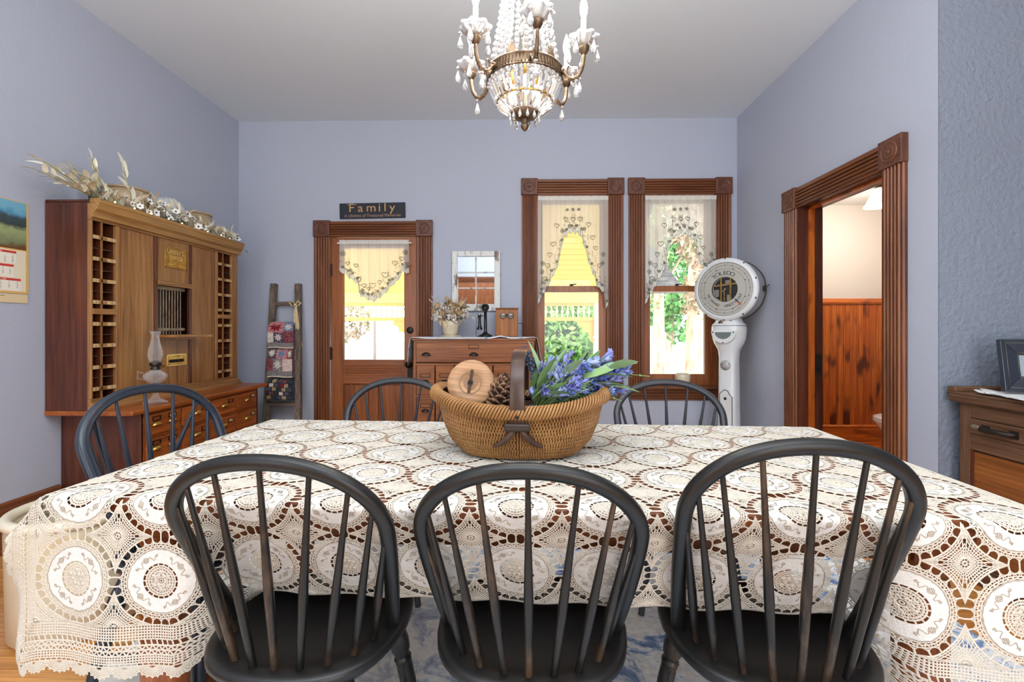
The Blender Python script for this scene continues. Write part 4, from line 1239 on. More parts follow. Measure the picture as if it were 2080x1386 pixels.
MB().ball((CW_/2,-.004,.53), .004, 8, 5).build('hanging_nail', M['iron'], ca)
# ------------------------------------------------------------------ chest of drawers before the back wall
KY = 3.80; KX0 = at(840,700,Y=KY).x; KX1 = at(1085,700,Y=KY).x; KH = 1.085
KW, KD = KX1-KX0, D-KY-.03
kc = thing('apothecary_chest', 'reddish-brown apothecary chest of drawers standing before the back wall', 'chest', (KX0, KY, 0))
MB().box(-.012,KW+.012,-.012,KD,KH-.022,KH).build('top', M['chestX'], kc, bevel=.004)
for x in (0, KW-.02): MB().box(x,x+.02,.0,KD,0,KH-.022).build('side_panel', M['chestZ'], kc)
box_part('back_panel', M['chestZ'], kc, .02,KW-.02,KD-.02,KD,.02,KH-.03)
zz = [.05,.215,.375,.535,.695,.875,1.055]
zz = [.05,.21,.37,.53,.605,.86,1.045]
mb = MB()
rowz = [(.06,.20),(.22,.36),(.38,.59),(.61,.855),(.88,1.045)]
for a, b in rowz: mb.box(.02,KW-.02,.0,.03,b+.001,b+.019)
mb.box(.02,KW-.02,0,.03,0,.058)
mb.build('face_frame', M['chestX'], kc)
for j, (a, b) in enumerate(rowz):
    ncol = 1 if j == 4 else 6
    w = (KW-.04)/ncol
    for i in range(ncol):
        ww = w-(.008 if ncol > 1 else .004)
        dr = MB().box(0,ww,-.006,.014,0,b-a-.002).box(.01,ww-.01,.014,KD-.05,.01,.03).build('drawer', M['chestX'], kc, loc=(.02+i*w+(w-ww)/2, 0, a+.001), bevel=.004)
        h = b-a
        spots = [.085, ww/2-.0, ww-.085] if ncol == 1 else [ww/2]
        for k, x in enumerate(spots):
            pm = MB(); cup_pull(pm, x, -.007, h*.36 if ncol == 1 else h*.42, .9 if ncol == 1 else .8); pm.build('cup_pull', M['iron'], dr)
            if (ncol > 1 or k == 1) :
                pm = MB(); label_holder(pm, x, -.006, h*.80 if ncol == 1 else h*.66, .085, .034); pm.build('label_holder', M['iron'], dr)
# toile runner
def toile():
    return plain('toile_cloth', C(226,228,230), .85, col2=C(136,160,190), scale=16, lo=.52, hi=.62, detail=6)
M['toile'] = toile()
ru = MB(); prof = [(-.045,-.20),(-.042,-.14),(-.034,-.06),(-.024,-.004),(-.012,.004),(.02,.004)]
rings = []
for x, z in prof: rings.append([(x-.02*(q > .0)*(abs(z) if z < 0 else 0)*3*q, y, z+(-.03*q if z < -.1 else 0)+.002*math.sin(y*40)) for q, y in zip(np.linspace(0,1,9), [-.024,-.016]+list(np.linspace(.03,.36,7)))])
for x in np.linspace(.10, KW-.10, 10): rings.append([(x, y, .004+.001*math.sin(x*30+y*20)-(.010 if i_ == 0 else 0)+(.016 if (i_ < 2 and .72 < x/KW < .8) else 0)) for i_, y in enumerate([-.024,-.016]+list(np.linspace(.03,.36,7)))])
for x, z in [(.02,.004),(-.012,.004),(-.024,-.004),(-.036,-.06),(-.05,-.14),(-.075,-.24)]: rings.append([(KW-x+.02*abs(min(z,0))*3*q*math.sin(q*9), y, z-(.06*q if z < -.1 else 0)) for q, y in zip(np.linspace(0,1,9), [-.024,-.016]+list(np.linspace(.03,.36,7)))])
ru.loft(rings, True, False, False)
o = ru.build('table_runner', M['toile'], loc=(KX0, KY, KH+.001)); sm_ = o.modifiers.new('thick','SOLIDIFY'); sm_.thickness = .002
tag(o, 'white and blue toile cloth laid over the apothecary chest top', 'cloth')
KT = KH+.008
# dried flowers in a cream pot
pp_ = at(915, 683, Y=3.98)
fp = thing('flower_pot', 'dried cream roses in a cream square-sided pot on the chest', 'flowers', (pp_.x, 3.98, KT))
MB().lathe([(.001,0),(.085,0),(.088,.006),(.082,.012),(.001,.012)], 24).build('saucer', M['cream'], fp)
MB().lathe([(.001,.012),(.055,.012),(.066,.04),(.074,.10),(.078,.14),(.070,.14),(.066,.10),(.001,.09)], 10).build('pot', M['cream'], fp)
M['dry1'] = plain('dried_rose', C(236,214,172), .8, col2=C(216,184,130), scale=8); M['dry2'] = plain('dried_hydrangea', C(230,222,212), .85, col2=C(196,182,170), scale=12); M['dry3'] = plain('dried_brown', C(178,150,106), .85)
rnd = random.Random(5)
def rose(mb, c, r, d):
    Mq = Vector(d).to_track_quat('Z','Y').to_matrix().to_4x4()
    k0 = len(mb.v)
    mb.ball((0,0,.0), r*.55, 8, 6)
    for ring_, (n, rr, tilt) in enumerate(((4,.45,.25),(5,.75,.6),(6,1.0,1.0))):
        for k in range(n):
            a = 2*PI*(k+.5*ring_)/n
            lf = leaf_mesh(r*1.05, r*.5, -.5, 4, .5)
            Mx = Matrix.Rotation(a,4,'Z') @ Matrix.Translation((rr*r*.35,0,-r*.3)) @ Matrix.Rotation(-(PI/2-tilt*.75),4,'Y')
            b = len(mb.v); mb.add(lf.v, lf.f, True); mb.xf(Mx, b)
    mb.xf(Matrix.Translation(c) @ Mq, k0)
for (x, z, r) in ((-.10,.265,.036),(.03,.27,.036),(-.055,.20,.034),(.085,.205,.034),(-.02,.325,.03),(.10,.275,.03),(-.13,.215,.028)):
    d = Vector((x*1.2,-.5,(z-.2)*1.5+.2)); mb = MB(); rose(mb, (x,-.05-.02*rnd.random(),z), r, d); mb.build('rose', M['dry1'], fp)
    MB().tube([(x*.25,0,.10),(x*.6,-.01,.17),(x,-.045,z-.01)], .003, 5).build('stem', M['dry3'], fp)
for k in range(54):
    a = rnd.uniform(0,2*PI); el = rnd.uniform(-.25,1.4)
    d = Vector((math.cos(a)*math.cos(el)*1.25, math.sin(a)*math.cos(el)*.8, math.sin(el)))
    c = Vector((0,0,.185))+d*rnd.uniform(.06,.125); mb = MB()
    for q in range(20):
        b = c+Vector([rnd.gauss(0,.016) for _ in range(3)])
        n2 = len(mb.v); lf = leaf_mesh(.030,.014,.2,2); mb.add(lf.v, lf.f); mb.xf(Matrix.Translation(b) @ Euler([rnd.uniform(0,6) for _ in range(3)]).to_matrix().to_4x4(), n2)
    mb.build('hydrangea_head', M['dry2'] if k % 4 else M['dry3'], fp)
for k in range(16):
    a = rnd.uniform(0,2*PI); d = Vector((math.cos(a)*.75, math.sin(a)*.35, rnd.uniform(.3,1)))
    p1 = Vector((0,0,.16))+d.normalized()*rnd.uniform(.18,.25); mb = MB(); mb.tube([(0,0,.12), p1*.6+Vector((0,0,.06)), p1], .0018, 4)
    for q in range(9):
        b = p1-d*.012*q; n2 = len(mb.v); lf = leaf_mesh(.022,.004,.1,2); mb.add(lf.v, lf.f); mb.xf(Matrix.Translation(b) @ Euler((rnd.uniform(0,6),-.8,rnd.uniform(0,6))).to_matrix().to_4x4(), n2)
    mb.build('grass_plume', M['dry2'], fp)
for x, z, rz in ((-.10,.15,2.6),(.11,.15,.3),(-.03,.13,4.2)):
    lf = leaf_mesh(.075,.022,.4); lf.build('dry_leaf', M['dry1'], fp, loc=(x*.6,-.05,z+.02), rot=(0,.9,rz))
# candlestick telephone
pp_ = at(986, 681, Y=3.98)
tp_ = thing('candlestick_telephone', 'black candlestick telephone with a nickel mouthpiece on the chest', 'telephone', (pp_.x, 3.98, KT))
MB().lathe([(.001,0),(.062,0),(.064,.008),(.055,.016),(.03,.026),(.018,.04),(.014,.05),(.013,.21),(.016,.216),(.016,.232),(.012,.24),(.001,.24)], 24).build('stand', M['black_metal'], tp_)
hd = MB().lathe([(.014,0),(.018,.012),(.032,.024),(.036,.030),(.033,.036)], 24, (0,-.006,.256), Mx90, cap=False).ball((0,.006,.256), .022, 14, 8).build('mouthpiece_cup', M['silver'], tp_)
MB().lathe([(.021,.037),(.018,.022),(.012,.016),(.001,.016)], 20, (0,-.006,.256), Mx90, cap=False).lathe([(.021,.0),(.026,.012),(.022,.014),(.018,.004)], 20, (0,-.042,.256), Mx90, cap=False).build('transmitter', M['black_metal'], hd)
MB().tube([(-.012,0,.185),(-.03,0,.185),(-.052,-.003,.190),(-.066,-.006,.196)], .004, 8).build('hook_arm', M['black_metal'], tp_)
rc = MB().lathe([(.024,0),(.025,.012),(.020,.02),(.013,.045),(.011,.10),(.016,.12),(.017,.128),(.010,.132),(.001,.132)], 18, (-.050,-.012,.062)).build('receiver', M['black_metal'], tp_)
MB().lathe([(.012,0),(.016,.006),(.010,.012)], 14, (-.050,-.012,.19)).build('receiver_cap', M['silver'], rc)
MB().tube([(-.050,-.012,.195),(-.07,-.012,.17),(-.078,-.01,.10),(-.082,-.012,.04),(-.078,-.014,.004),(-.05,-.03,.004)], .0022, 6).build('cord', M['black_metal'], tp_)
# ringer box
r0, r1 = at(1006,681,Y=4.05), at(1053,681,Y=4.05)
rw = r1.x-r0.x
rx = thing('ringer_box', 'small oak telephone ringer box with two nickel bells on the chest', 'telephone box', (r0.x, 4.05, KT))
MB().box(.004,rw-.004,0,.10,0,.245).build('case', M['honeyZ'], rx, bevel=.006)
MB().box(0,rw,-.006,.104,.245,.258).build('lid', M['chestX'], rx, bevel=.004)
for sg in (-1,1):
    MB().lathe([(.027,0),(.028,.004),(.024,.012),(.014,.017),(.005,.018),(.004,.022),(.001,.022)], 20, (rw/2+sg*.0345,-.004,.187), Mx90).build('bell', M['silver'], rx)
MB().box(rw/2-.004,rw/2+.004,-.014,0,.175,.2).ball((rw/2,-.015,.197), .006, 8, 6).build('clapper', M['iron'], rx)
MB().tube([(rw,.03,.12),(rw+.03,.03,.118),(rw+.045,.04,.112),(rw+.05,.06,.07),(rw+.045,.08,.0)], .003, 6).build('wire', M['black_metal'], rx)
# mirror made of an old window sash
m0, m1 = at(918,632,Y=4.25), at(1016,510,Y=4.25)
mw, mh = m1.x-m0.x, m1.z-m0.z
mi = thing('window_mirror', 'distressed white six-pane window frame mirror on the back wall', 'mirror', (m0.x, D-.002, m0.z))
M['distress'] = worn('chippy_white_paint', C(228,228,226), C(120,100,84), .64, .6, 14)
box_part('backing_board', M['mahogZ'], mi, .005,mw-.005,-.012,0,.005,mh-.005)
for b in ((0,.05,-.032,-.012,0,mh),(mw-.055,mw,-.032,-.012,0,mh),(.05,mw-.055,-.032,-.012,mh-.05,mh),(.05,mw-.055,-.032,-.012,0,.065)): box_part('frame_rail', M['distress'], mi, *b, bevel=.004)
gx0, gx1, gz0, gz1 = .05, mw-.055, .065, mh-.05
box_part('muntin', M['distress'], mi, (gx0+gx1)/2-.007,(gx0+gx1)/2+.007,-.028,-.012,gz0,gz1, bevel=.002)
for k in (1,2):
    z = gz0+(gz1-gz0)*k/3; box_part('muntin', M['distress'], mi, gx0,gx1,-.0275,-.012,z-.006,z+.006, bevel=.002)
for i in range(2):
    for j in range(3):
        xa_, xb_ = gx0+(gx1-gx0)*i/2, gx0+(gx1-gx0)*(i+1)/2; za_, zb_ = gz0+(gz1-gz0)*j/3, gz0+(gz1-gz0)*(j+1)/3
        box_part('mirror_pane', M['mirror'], mi, xa_,xb_,-.0155,-.0125,za_,zb_, bevel=0)
# sign over the door
s0, s1 = at(690,444.5,Y=4.26), at(823,413,Y=4.26)
sw, sh = s1.x-s0.x, s1.z-s0.z
sg_ = thing('wooden_sign', 'dark navy wooden sign lettered Family over the back door', 'sign', (s0.x, D-.001, s0.z), 0)
sg_.rotation_euler = (0, R(-.9), 0)
MB().box(0,sw,-.02,0,0,sh).build('board', plain('navy_sign_paint', C(30,34,46), .6), sg_, bevel=.002)
M['gold'] = plain('gold_sign_paint', C(196,154,100), .6)
mb = MB()
for i, c in enumerate('Family'): txt(mb, c, .112, (sw*(.135+.048)+[0,.105,.232,.330,.395,.480][i]*sw*1.30,-.0212,sh*.43), (1,0,0), (0,0,1), 1.12)
# swash bars of the F
mb.box(sw*.115,sw*.265,-.0212,-.0202,sh*.885,sh*.915)
mb.build('large_lettering', M['gold'], sg_)
mb = MB(); txt(mb, 'A Lifetime of Treasured Memories', .0385, (sw*.505,-.0212,sh*.085), (1,0,0), (0,0,1), .985); mb.build('small_lettering', plain('tan_sign_paint', C(168,140,112), .6), sg_)
# ------------------------------------------------------------------ lace curtains
def heart(mb, P, s, z, r, w=.0028):
    pts = []
    for k in range(15):
        a = 2*PI*k/15
        x = 16*math.sin(a)**3/17; y = (13*math.cos(a)-5*math.cos(2*a)-2*math.cos(3*a)-math.cos(4*a))/17
        pts.append(P(s+x*r, z+y*r))
    mb.tube(pts, w, 4, closed=True, smooth=False)
def flower(mb, P, s, z, r):
    for k in range(6):
        a = 2*PI*k/6; mb.tube([P(s,z), P(s+r*math.cos(a), z+r*math.sin(a))], .0022, 4)
    mb.tube([P(s+r*math.cos(2*PI*k/10), z+r*math.sin(2*PI*k/10)) for k in range(10)], .0022, 4, closed=True)
def curtain(label, x0, x1, ztop, y, bottom, hearts, flowers, folds, rodlen, amp=.010):
    """bottom(s) = drop below ztop; s in 0..1"""
    t = thing('lace_curtain', label, 'curtain', ((x0+x1)/2, y, ztop), 0)
    w = x1-x0; hw = w/2
    def P(s, z, d=-.003):
        q = min(1, -z/.12) if z < 0 else 0
        a = amp*(.3+.7*q)
        return Vector((-hw+s*w, d-a*math.sin(s*folds*2*PI)-.3*a*math.sin(s*folds*5.3*PI+1), z))
    ns = 120; mb = MB(); rings = []
    header = .028
    for k in range(15):
        q = k/14; ring = []
        for i in range(ns+1):
            s = i/ns; zb = bottom(s)
            z = header - q*(zb+header)
            ring.append(P(s, z, 0))
        rings.append(ring)
    mb.loft(rings, True, False, False); mb.build('sheer_panel', M['sheer'], t)
    # denser lace border along the edge
    mb = MB(); n2 = 240
    rr = []
    for k in range(4):
        q = k/3; ring = []
        for i in range(n2+1):
            s = i/n2; zb = bottom(s); bw_ = min(.045, zb*.45)
            z = -zb+bw_*(1-q)
            if k == 3: z -= .008*abs(math.sin(s*w/.028*PI))
            ring.append(P(s, z, -.0025))
        rr.append(ring)
    mb.loft(rr, True, False, False); mb.build('lace_border', M['lace'], t)
    mb = MB(); mb.tube([P(i/n2, -bottom(i/n2)-.008*abs(math.sin(i/n2*w/.028*PI)), -.004) for i in range(n2+1)], .0016, 4)
    mb.tube([P(i/n2, -bottom(i/n2)+min(.045, bottom(i/n2)*.45), -.004) for i in range(n2+1)], .0012, 4)
    nb_ = int(w/.034*1.5); prev = None
    for i in range(nb_):          # motifs worked all along the border
        s = (i+.5)/nb_; zb = bottom(s)
        if zb < .07: continue
        sl_ = abs(bottom(min(1, s+.01))-bottom(max(0, s-.01)))/(.02*w)
        for lv, (dz, r_) in enumerate(((.028,.013),(.058,.012),(.090,.011))):
            if zb < dz+.05 or (i+lv) % 2: continue
            q_ = P(s, -zb+dz)
            if lv == 0: mb.tube([P(s+r_*.9/w*math.cos(a), -zb+dz+r_*math.sin(a), -.005) for a in np.linspace(-.5,PI+.5,8)], .0020, 4)
            elif lv == 1: flower(mb, lambda a, b, s=s: P(s+(a-s)/w, b, -.005), s, -zb+dz, r_)
            else: mb.tube([P(s+(t*.02-.01)/w, -zb+dz+.007*math.sin(t*6), -.005) for t in np.linspace(0,1,7)], .0018, 4)
        if sl_ > 1.5:
            for dz in (.12,.15): mb.tube([P(s, -zb+dz, -.005), P(min(1,s+.012/w), -zb+dz+.012, -.005), P(s, -zb+dz+.024, -.005)], .0018, 4)
    for s, z, r in hearts: heart(mb, lambda a, b: P(s+(a-s)/w, b, -.005), s, z, r)
    for s, z, r in flowers: flower(mb, lambda a, b: P(s+(a-s)/w, b, -.005), s, z, r)
    mb.build('lace_pattern', M['thread'], t)
    MB().tube([(-rodlen/2,.006,.0),(rodlen/2,.006,.0)], .007, 10).build('rod', M['white_rod'], t)
    mb = MB(); mb.loft([[P(i/ns, z, -.006-.004*math.sin(i*1.9)) for i in range(ns+1)] for z in (.026,.012,0,-.012)], True, False, False); mb.build('gathered_heading', M['lace'], t)
    return t
def lin(pts):
    xs_, ys_ = zip(*pts); return lambda s: float(np.interp(s, xs_, ys_))
def steps(f, n, a):   # run of pointed scallops
    return lambda s: f(s)+a*(1-abs(((s*n) % 1)*2-1))
c0, c1 = at(690,500,Y=D-.03), at(831,500,Y=D-.03)
Zc = at(700,494,Y=D-.03).z
kz = lambda py: Zc-at(760,py,Y=D-.03).z
curtain('white lace valance coming to a point on the glazed back door', c0.x, c1.x, Zc, D-.035,
        steps(lin([(0,kz(548)),(.08,kz(553)),(.15,kz(562)),(.26,kz(572)),(.30,kz(596)),(.42,kz(606)),(.5,kz(608)),(.62,kz(598)),(.72,kz(582)),(.84,kz(566)),(.92,kz(548)),(1,kz(554))]), 11, .022),
        [(.12,-.19,.022),(.24,-.21,.02),(.28,-.34,.030),(.36,-.40,.022),(.48,-.40,.030),(.58,-.37,.024),(.66,-.30,.032),(.80,-.19,.026),(.9,-.15,.024),(.42,-.43,.02),(.5,-.47,.014)],
        [(.05,-.10,.024),(.95,-.09,.022),(.98,-.20,.02),(.17,-.26,.014),(.72,-.35,.014),(.34,-.47,.014)], 7, .70, .010)
for xc, lab, prof_, in ((WX[0], 'white lace swag curtain on the window beside the chest', [(0,.98),(.03,.92),(.08,.86),(.14,.80),(.20,.71),(.26,.64),(.30,.56),(.33,.44),(.37,.34),(.44,.30),(.5,.29),(.57,.30),(.63,.34),(.67,.43),(.72,.56),(.76,.63),(.80,.70),(.84,.79),(.88,.82),(.92,.84),(.95,.90),(.97,1.0),(1,.98)]),
                        (WX[1], 'white lace swag curtain on the window behind the white scale', [(0,.98),(.03,.92),(.08,.87),(.14,.80),(.20,.72),(.26,.66),(.30,.56),(.34,.43),(.40,.34),(.5,.31),(.6,.32),(.68,.36),(.73,.46),(.77,.56),(.81,.62),(.86,.66),(.92,.66),(1,.60)])):
    hs = [(.14,-.62,.024),(.17,-.52,.026),(.22,-.42,.026),(.27,-.25,.026),(.40,-.19,.024),(.5,-.19,.024),(.60,-.19,.024),(.72,-.24,.026),(.78,-.36,.024),(.82,-.46,.022),(.1,-.74,.02),(.88,-.62,.024)]
    fl_ = [(.07,-.60,.02),(.06,-.68,.02),(.08,-.78,.018),(.93,-.52,.02),(.92,-.60,.018),(.35,-.30,.018),(.45,-.25,.014),(.55,-.25,.014),(.66,-.28,.016),(.5,-.10,.014),(.42,-.10,.012),(.58,-.10,.012),(.05,-.88,.014)]
    curtain(lab, xc-.325, xc+.33, 2.375, D-.03, steps(lin(prof_), 16, .030), hs, fl_, 9, .64, .010)
# little crock on the window sill
o_ = at(1385, 752, Y=D+.0)
t = thing('sill_bowl', 'small round cream bowl on the sill of the window by the scale', 'bowl', (o_.x, D-.015, .633))
sm = (at(1385,741,Y=D).z-.633)
MB().lathe([(.001,0),(.035,0),(.06,.03),(.072,.07),(.066,.105),(.06,.115),(.054,.112),(.06,.075),(.05,.03),(.001,.01)], 24).build('body', M['cream'], t)
MB().box(-.05,.05,-.04,.04,-.0,.0) if False else None

# ------------------------------------------------------------------ white enamel scale in the corner
AX = R(-46)
ws = thing('platform_scale', 'white enamel dial scale on a column in the right corner', 'scale', (at(1481,760,Y=3.86).x, 3.86, 0), AX)
WE = M['white_enamel']
def sect(z, hx, hy, y=0, e=3.2, m=28):
    pts = []
    for i in range(m):
        a = 2*PI*i/m; c, s = math.cos(a), math.sin(a)
        pts.append((math.copysign(abs(c)**(2/e), c)*hx, y+math.copysign(abs(s)**(2/e), s)*hy, z))
    return pts
col = [(.0,.22,.30,4),(.10,.22,.30,4),(.13,.16,.18,3.5),(.20,.076,.080,4),(.80,.070,.074,4),(.92,.070,.074,3.4),(.985,.08,.082,2.8),(1.04,.112,.106,2.4),(1.08,.126,.116,2.3),(1.13,.131,.118,2.4),(1.17,.129,.115,2.8),(1.188,.125,.112,3)]
MB().loft([sect(z,a,b,0,e) for z,a,b,e in col]).build('column', WE, ws)
MB().loft([sect(z,a,b,0,e) for z,a,b,e in [(1.189,.125,.110,3),(1.20,.123,.108,3),(1.215,.105,.095,3),(1.24,.094,.086,3),(1.255,.093,.082,3),(1.27,.095,.078,3),(1.30,.12,.070,2.6)]]).build('neck', WE, ws)
MB().loft([sect(z,.0955,.084,0,3) for z in (1.252,1.256)]).loft([sect(z,.128,.114,0,3) for z in (1.1875,1.191)]).build('joint_line', M['chip'], ws)
HZ = 1.49; HR = .262
hd = MB().lathe([(.001,-.10),(.23,-.10),(.246,-.098),(.252,-.09),(.252,.05),(.256,.055),(.262,.07),(.262,.085),(.252,.098),(.232,.104),(.222,.104),(.222,.090),(.108,.090),(.108,.060),(.001,.060)], 56, (0,0,HZ), Mx90).build('drum', WE, ws)
FY = -.0945
def annul(r0, r1, y, n=56): 
    mb = MB(); mb.loft([[(r*math.cos(2*PI*i/n), y, HZ+r*math.sin(2*PI*i/n)) for i in range(n)] for r in (r0, r1)], False, False); return mb
annul(.105,.222,FY).build('dial_face', M['dial'], ws)
mb = annul(.170,.172,FY-.001); mb2 = annul(.219,.222,FY-.001); mb.add(mb2.v, mb2.f)
for k in range(100):
    a = 2*PI*k/100; L = .014 if k % 5 == 0 else .008
    c, s = math.cos(a), math.sin(a); p0_ = Vector((c*(.198-L/2), FY-.001, HZ+s*(.198-L/2))); p1_ = Vector((c*(.198+L/2), FY-.001, HZ+s*(.198+L/2)))
    mb.beam(p0_, p1_, .0028 if k % 5 else .004, .0006, (0,1,0))
for k in range(8):
    a = 2*PI*(k+.5)/8; mb.ball((.176*math.cos(a), FY-.001, HZ+.176*math.sin(a)), .0045, 8, 5)
def arc_text(mb, s, size, r, a0, a1, flip=False):
    for i, ch in enumerate(s):
        if ch == ' ': continue
        a = a0+(a1-a0)*i/(len(s)-1); c, q = math.cos(a), math.sin(a)
        if not flip: rt, up = (q,0,-c), (c,0,q)
        else: rt, up = (-q,0,c), (-c,0,-q)
        txt(mb, ch, size, (r*c, FY-.0016, HZ+r*q), rt, up, 1.25 if not flip else 1.0)
arc_text(mb, 'TOLEDO', .046, .121, R(128), R(62))
arc_text(mb, 'NO SPRINGS · HONEST WEIGHT', .030, .148, R(200), R(340), True)
mb.build('dial_print', M['ink'], ws)
MB().lathe([(.1,.070),(.001,.070)], 24, (0,0,HZ), Mx90, cap=False).lathe([(.107,.094),(.107,.072)], 40, (0,0,HZ), Mx90, cap=False).build('works_recess', plain('works_dark', C(34,32,30), .5), ws)
wk = MB().beam((-.105,-.086,HZ+.03),(.105,-.086,HZ+.045),.012,.008,(0,1,0)).beam((-.03,-.084,HZ+.10),(-.03,-.084,HZ-.10),.014,.008,(0,1,0)).beam((.045,-.084,HZ+.10),(.045,-.084,HZ-.10),.013,.008,(0,1,0)).beam((-.005,-.083,HZ),(-.005,-.083,HZ-.095),.008,.008,(0,1,0)).build('levers', M['brass'], ws)
MB().lathe([(.012,.082),(.012,.094),(.001,.095)], 16, (0,0,HZ), Mx90).beam((0,-.09,HZ),(-.02,-.09,HZ-.02),.008,.004,(0,1,0)).obox((-.07,-.078,HZ-.03),(.04,.01,.06)).obox((.02,-.078,HZ+.06),(.035,.01,.03)).obox((.03,-.078,HZ-.07),(.03,.01,.05)).build('weights', M['steel'], ws)
MB().beam((.082,FY-.004,HZ-.082),(.118,FY-.004,HZ-.118),.006,.003,(0,1,0)).build('pointer', M['ink'], ws)
MB().ball((.122,FY-.004,HZ-.122), .011, 10, 6, (1,.3,1)).build('pointer_tip', plain('orange_red', C(206,104,62), .5), ws)
MB().lathe([(.219,.100),(.001,.100)], 48, (0,0,HZ), Mx90, cap=False).build('dial_glass', M['pane'], ws)
sw_ = MB().ball((0,0,0), .0085, 8, 5, (1,.7,1)).build('bezel_screw', M['chip'], ws, loc=(.252*math.cos(.3), -.094, HZ+.252*math.sin(.3)))
for k in range(1, 10):
    a = 2*PI*k/10+.3; inst(sw_, ws, (.252*math.cos(a), -.094, HZ+.252*math.sin(a)))
MB().lathe([(.02,.0),(.026,.006),(.014,.016),(.001,.018)], 14, (.252,.05,HZ), Matrix.Rotation(R(90),4,'Y')).beam((.262,.05,HZ+.0),(.29,.06,HZ+.03),.01,.01).build('latch', M['chip'], ws)
MB().tube([(.252*math.cos(a), .098, HZ+.252*math.sin(a)) for a in np.linspace(0,2*PI,48,endpoint=False)], .006, 6, closed=True).build('back_rim', M['chip'], ws)
# half-moon window in the bulge
def dshape(r, sc2=1.0, n=16, zt=1.135):
    return [(r*math.cos(a), zt+r*.82*math.sin(a)*sc2) for a in np.linspace(PI, 2*PI, n)]
def on(x, z, d): return (x, -.140-d+.10*max(0,(1.12-z))*.6, z)
ds = dshape(.098, 1.15); ds = [(-.098,1.15)]+ds+[(.098,1.15)]
MB().poly([(x,-.112,z) for x,z in ds], .014, (0,-1,0)).build('window_bezel', WE, ws, bevel=.005)
MB().poly([(x,-.1265,z) for x,z in dshape(.066,1.05)], .001, (0,-1,0)).build('beam_window', plain('smoky_glass', C(110,122,118), .1, coat=.6), ws)
for x, z in ((-.082,1.135),(.082,1.135),(0,1.05)): inst(sw_, ws, (x,-.127,z), (0,0,0), (.7,)*3)
MB().lathe([(.042,0),(.042,.004),(.001,.005)], 28, (0,-.073,.86), Mx90).build('maker_disc', plain('pale_plate', C(186,188,188), .45, .2), ws)
mb = MB()
for x, z in ((-.028,.872),(.028,.872),(0,.83)): inst(sw_, ws, (x,-.078,z), (0,0,0), (.5,)*3)
MB().box(.0,.055,-.088,-.083,1.228,1.246).build('number_plate', M['bronze'], ws)
MB().lathe([(.02,0),(.018,.006),(.001,.007)], 16, (-.03,-.094,1.213), Mx90).build('boss', M['bronze'], ws)
dp = [(-.045,.15),(.055,.15),(.055,.60),(.03,.625),(.02,.65),(-.01,.655),(-.03,.635),(-.045,.62)]
MB().poly([(x,-.070,z) for x,z in dp], .009, (0,-1,0)).build('access_door', WE, ws)
MB().tube([(x,-.079,z) for x,z in dp], .003, 5, closed=True).build('worn_edge', M['chip'], ws)
MB().ball((-.0,-.082,.585), .012, 10, 6).build('door_knob', M['chip'], ws)

# ------------------------------------------------------------------ old desk in the alcove
dk = thing('roll_front_desk', 'old dark oak cabinet against the textured grey wall', 'cabinet', (2.085, 2.18, 0), R(-90))
# local x = toward the camera, -y = toward the room (world -x)
DW, DD, DH = 1.15, .60, .868
MB().box(-.0,DW,-.0,DD,.0,DH-.07).build('carcass', M['deskX'], dk, bevel=.004)
MB().extr([(0,0),(.0,-.035),(.008,-.045),(.03,-.048),(.04,-.04),(.04,0)], (-.02,0,DH-.05), (DW+.04,0,DH-.05), (0,0,1), (0,1,0)).build('top_moulding', M['deskX'], dk)
MB().box(-.03,DW+.04,-.045,DD,DH-.012,DH).build('top', M['deskX'], dk, bevel=.004)
MB().box(-.03,.012,-.045,DD,DH,DH+.022).build('gallery', M['deskY'], dk, bevel=.004)
for x in (0, DW-.05): box_part('stile', M['deskZ'], dk, x,x+.05,-.014,.0,.0,DH-.05)
for a, b in ((DH-.115,DH-.05),(DH-.26,DH-.185),(0,.09)): box_part('rail', M['deskX'], dk, .05,DW-.05,-.014,0,a,b)
pu = MB().box(.052,DW-.052,-.024,.0,DH-.183,DH-.117).build('pull_tray', M['deskX'], dk, bevel=.003)
MB().tube([(.135,-.026,DH-.150),(.135,-.05,DH-.150),(.245,-.05,DH-.150),(.245,-.026,DH-.150)], .011, 10).box(.115,.15,-.029,-.024,DH-.166,DH-.134).box(.23,.265,-.029,-.024,DH-.166,DH-.134).build('bar_handle', M['iron'], pu)
MB().ball((.083,-.025,DH-.150), .020, 14, 6, (1,.15,.5)).build('keyhole_plate', M['steel'], pu)
MB().box(.058,DW-.058,-.006,.004,.10,DH-.268).build('front_panel', wood('desk_panel_wood', C(124,66,24), C(172,104,50), 0, .6, .45, .15), dk)
MB().extr([(0,0),(.012,0),(.012,-.012),(0,-.014)], (.05,0,.09), (.05,0,DH-.26), (1,0,0), (0,1,0)).build('panel_moulding', M['mahogZ'], dk)
dq = at(2010,795,X=2.30)
def doily():
    t = thing('crochet_doily', 'white crochet runner lying on the old desk under the frame', 'doily', (2.06, 1.82, DH+.001))
    mb = MB(); n = 60
    for k in range(2): pass
    rings = []
    for k, q in enumerate((1.0,.9,.8,.6,.3,.02)):
        rings.append([((.16+.025*math.sin(9*a)*(q > .7))*q*math.cos(a)*1.0+.10, (.36+.03*math.sin(13*a)*(q > .7))*q*math.sin(a)-.03, .004+.010*(k == 0)*abs(math.sin(7*a))+.008*(k == 1)*abs(math.sin(11*a))) for a in np.linspace(0,2*PI,n,endpoint=False)])
    mb.loft(rings, True, False); mb.build('lace', plain('white_crochet', C(232,230,228), .85, bump=.8, bscale=90), t)
doily()
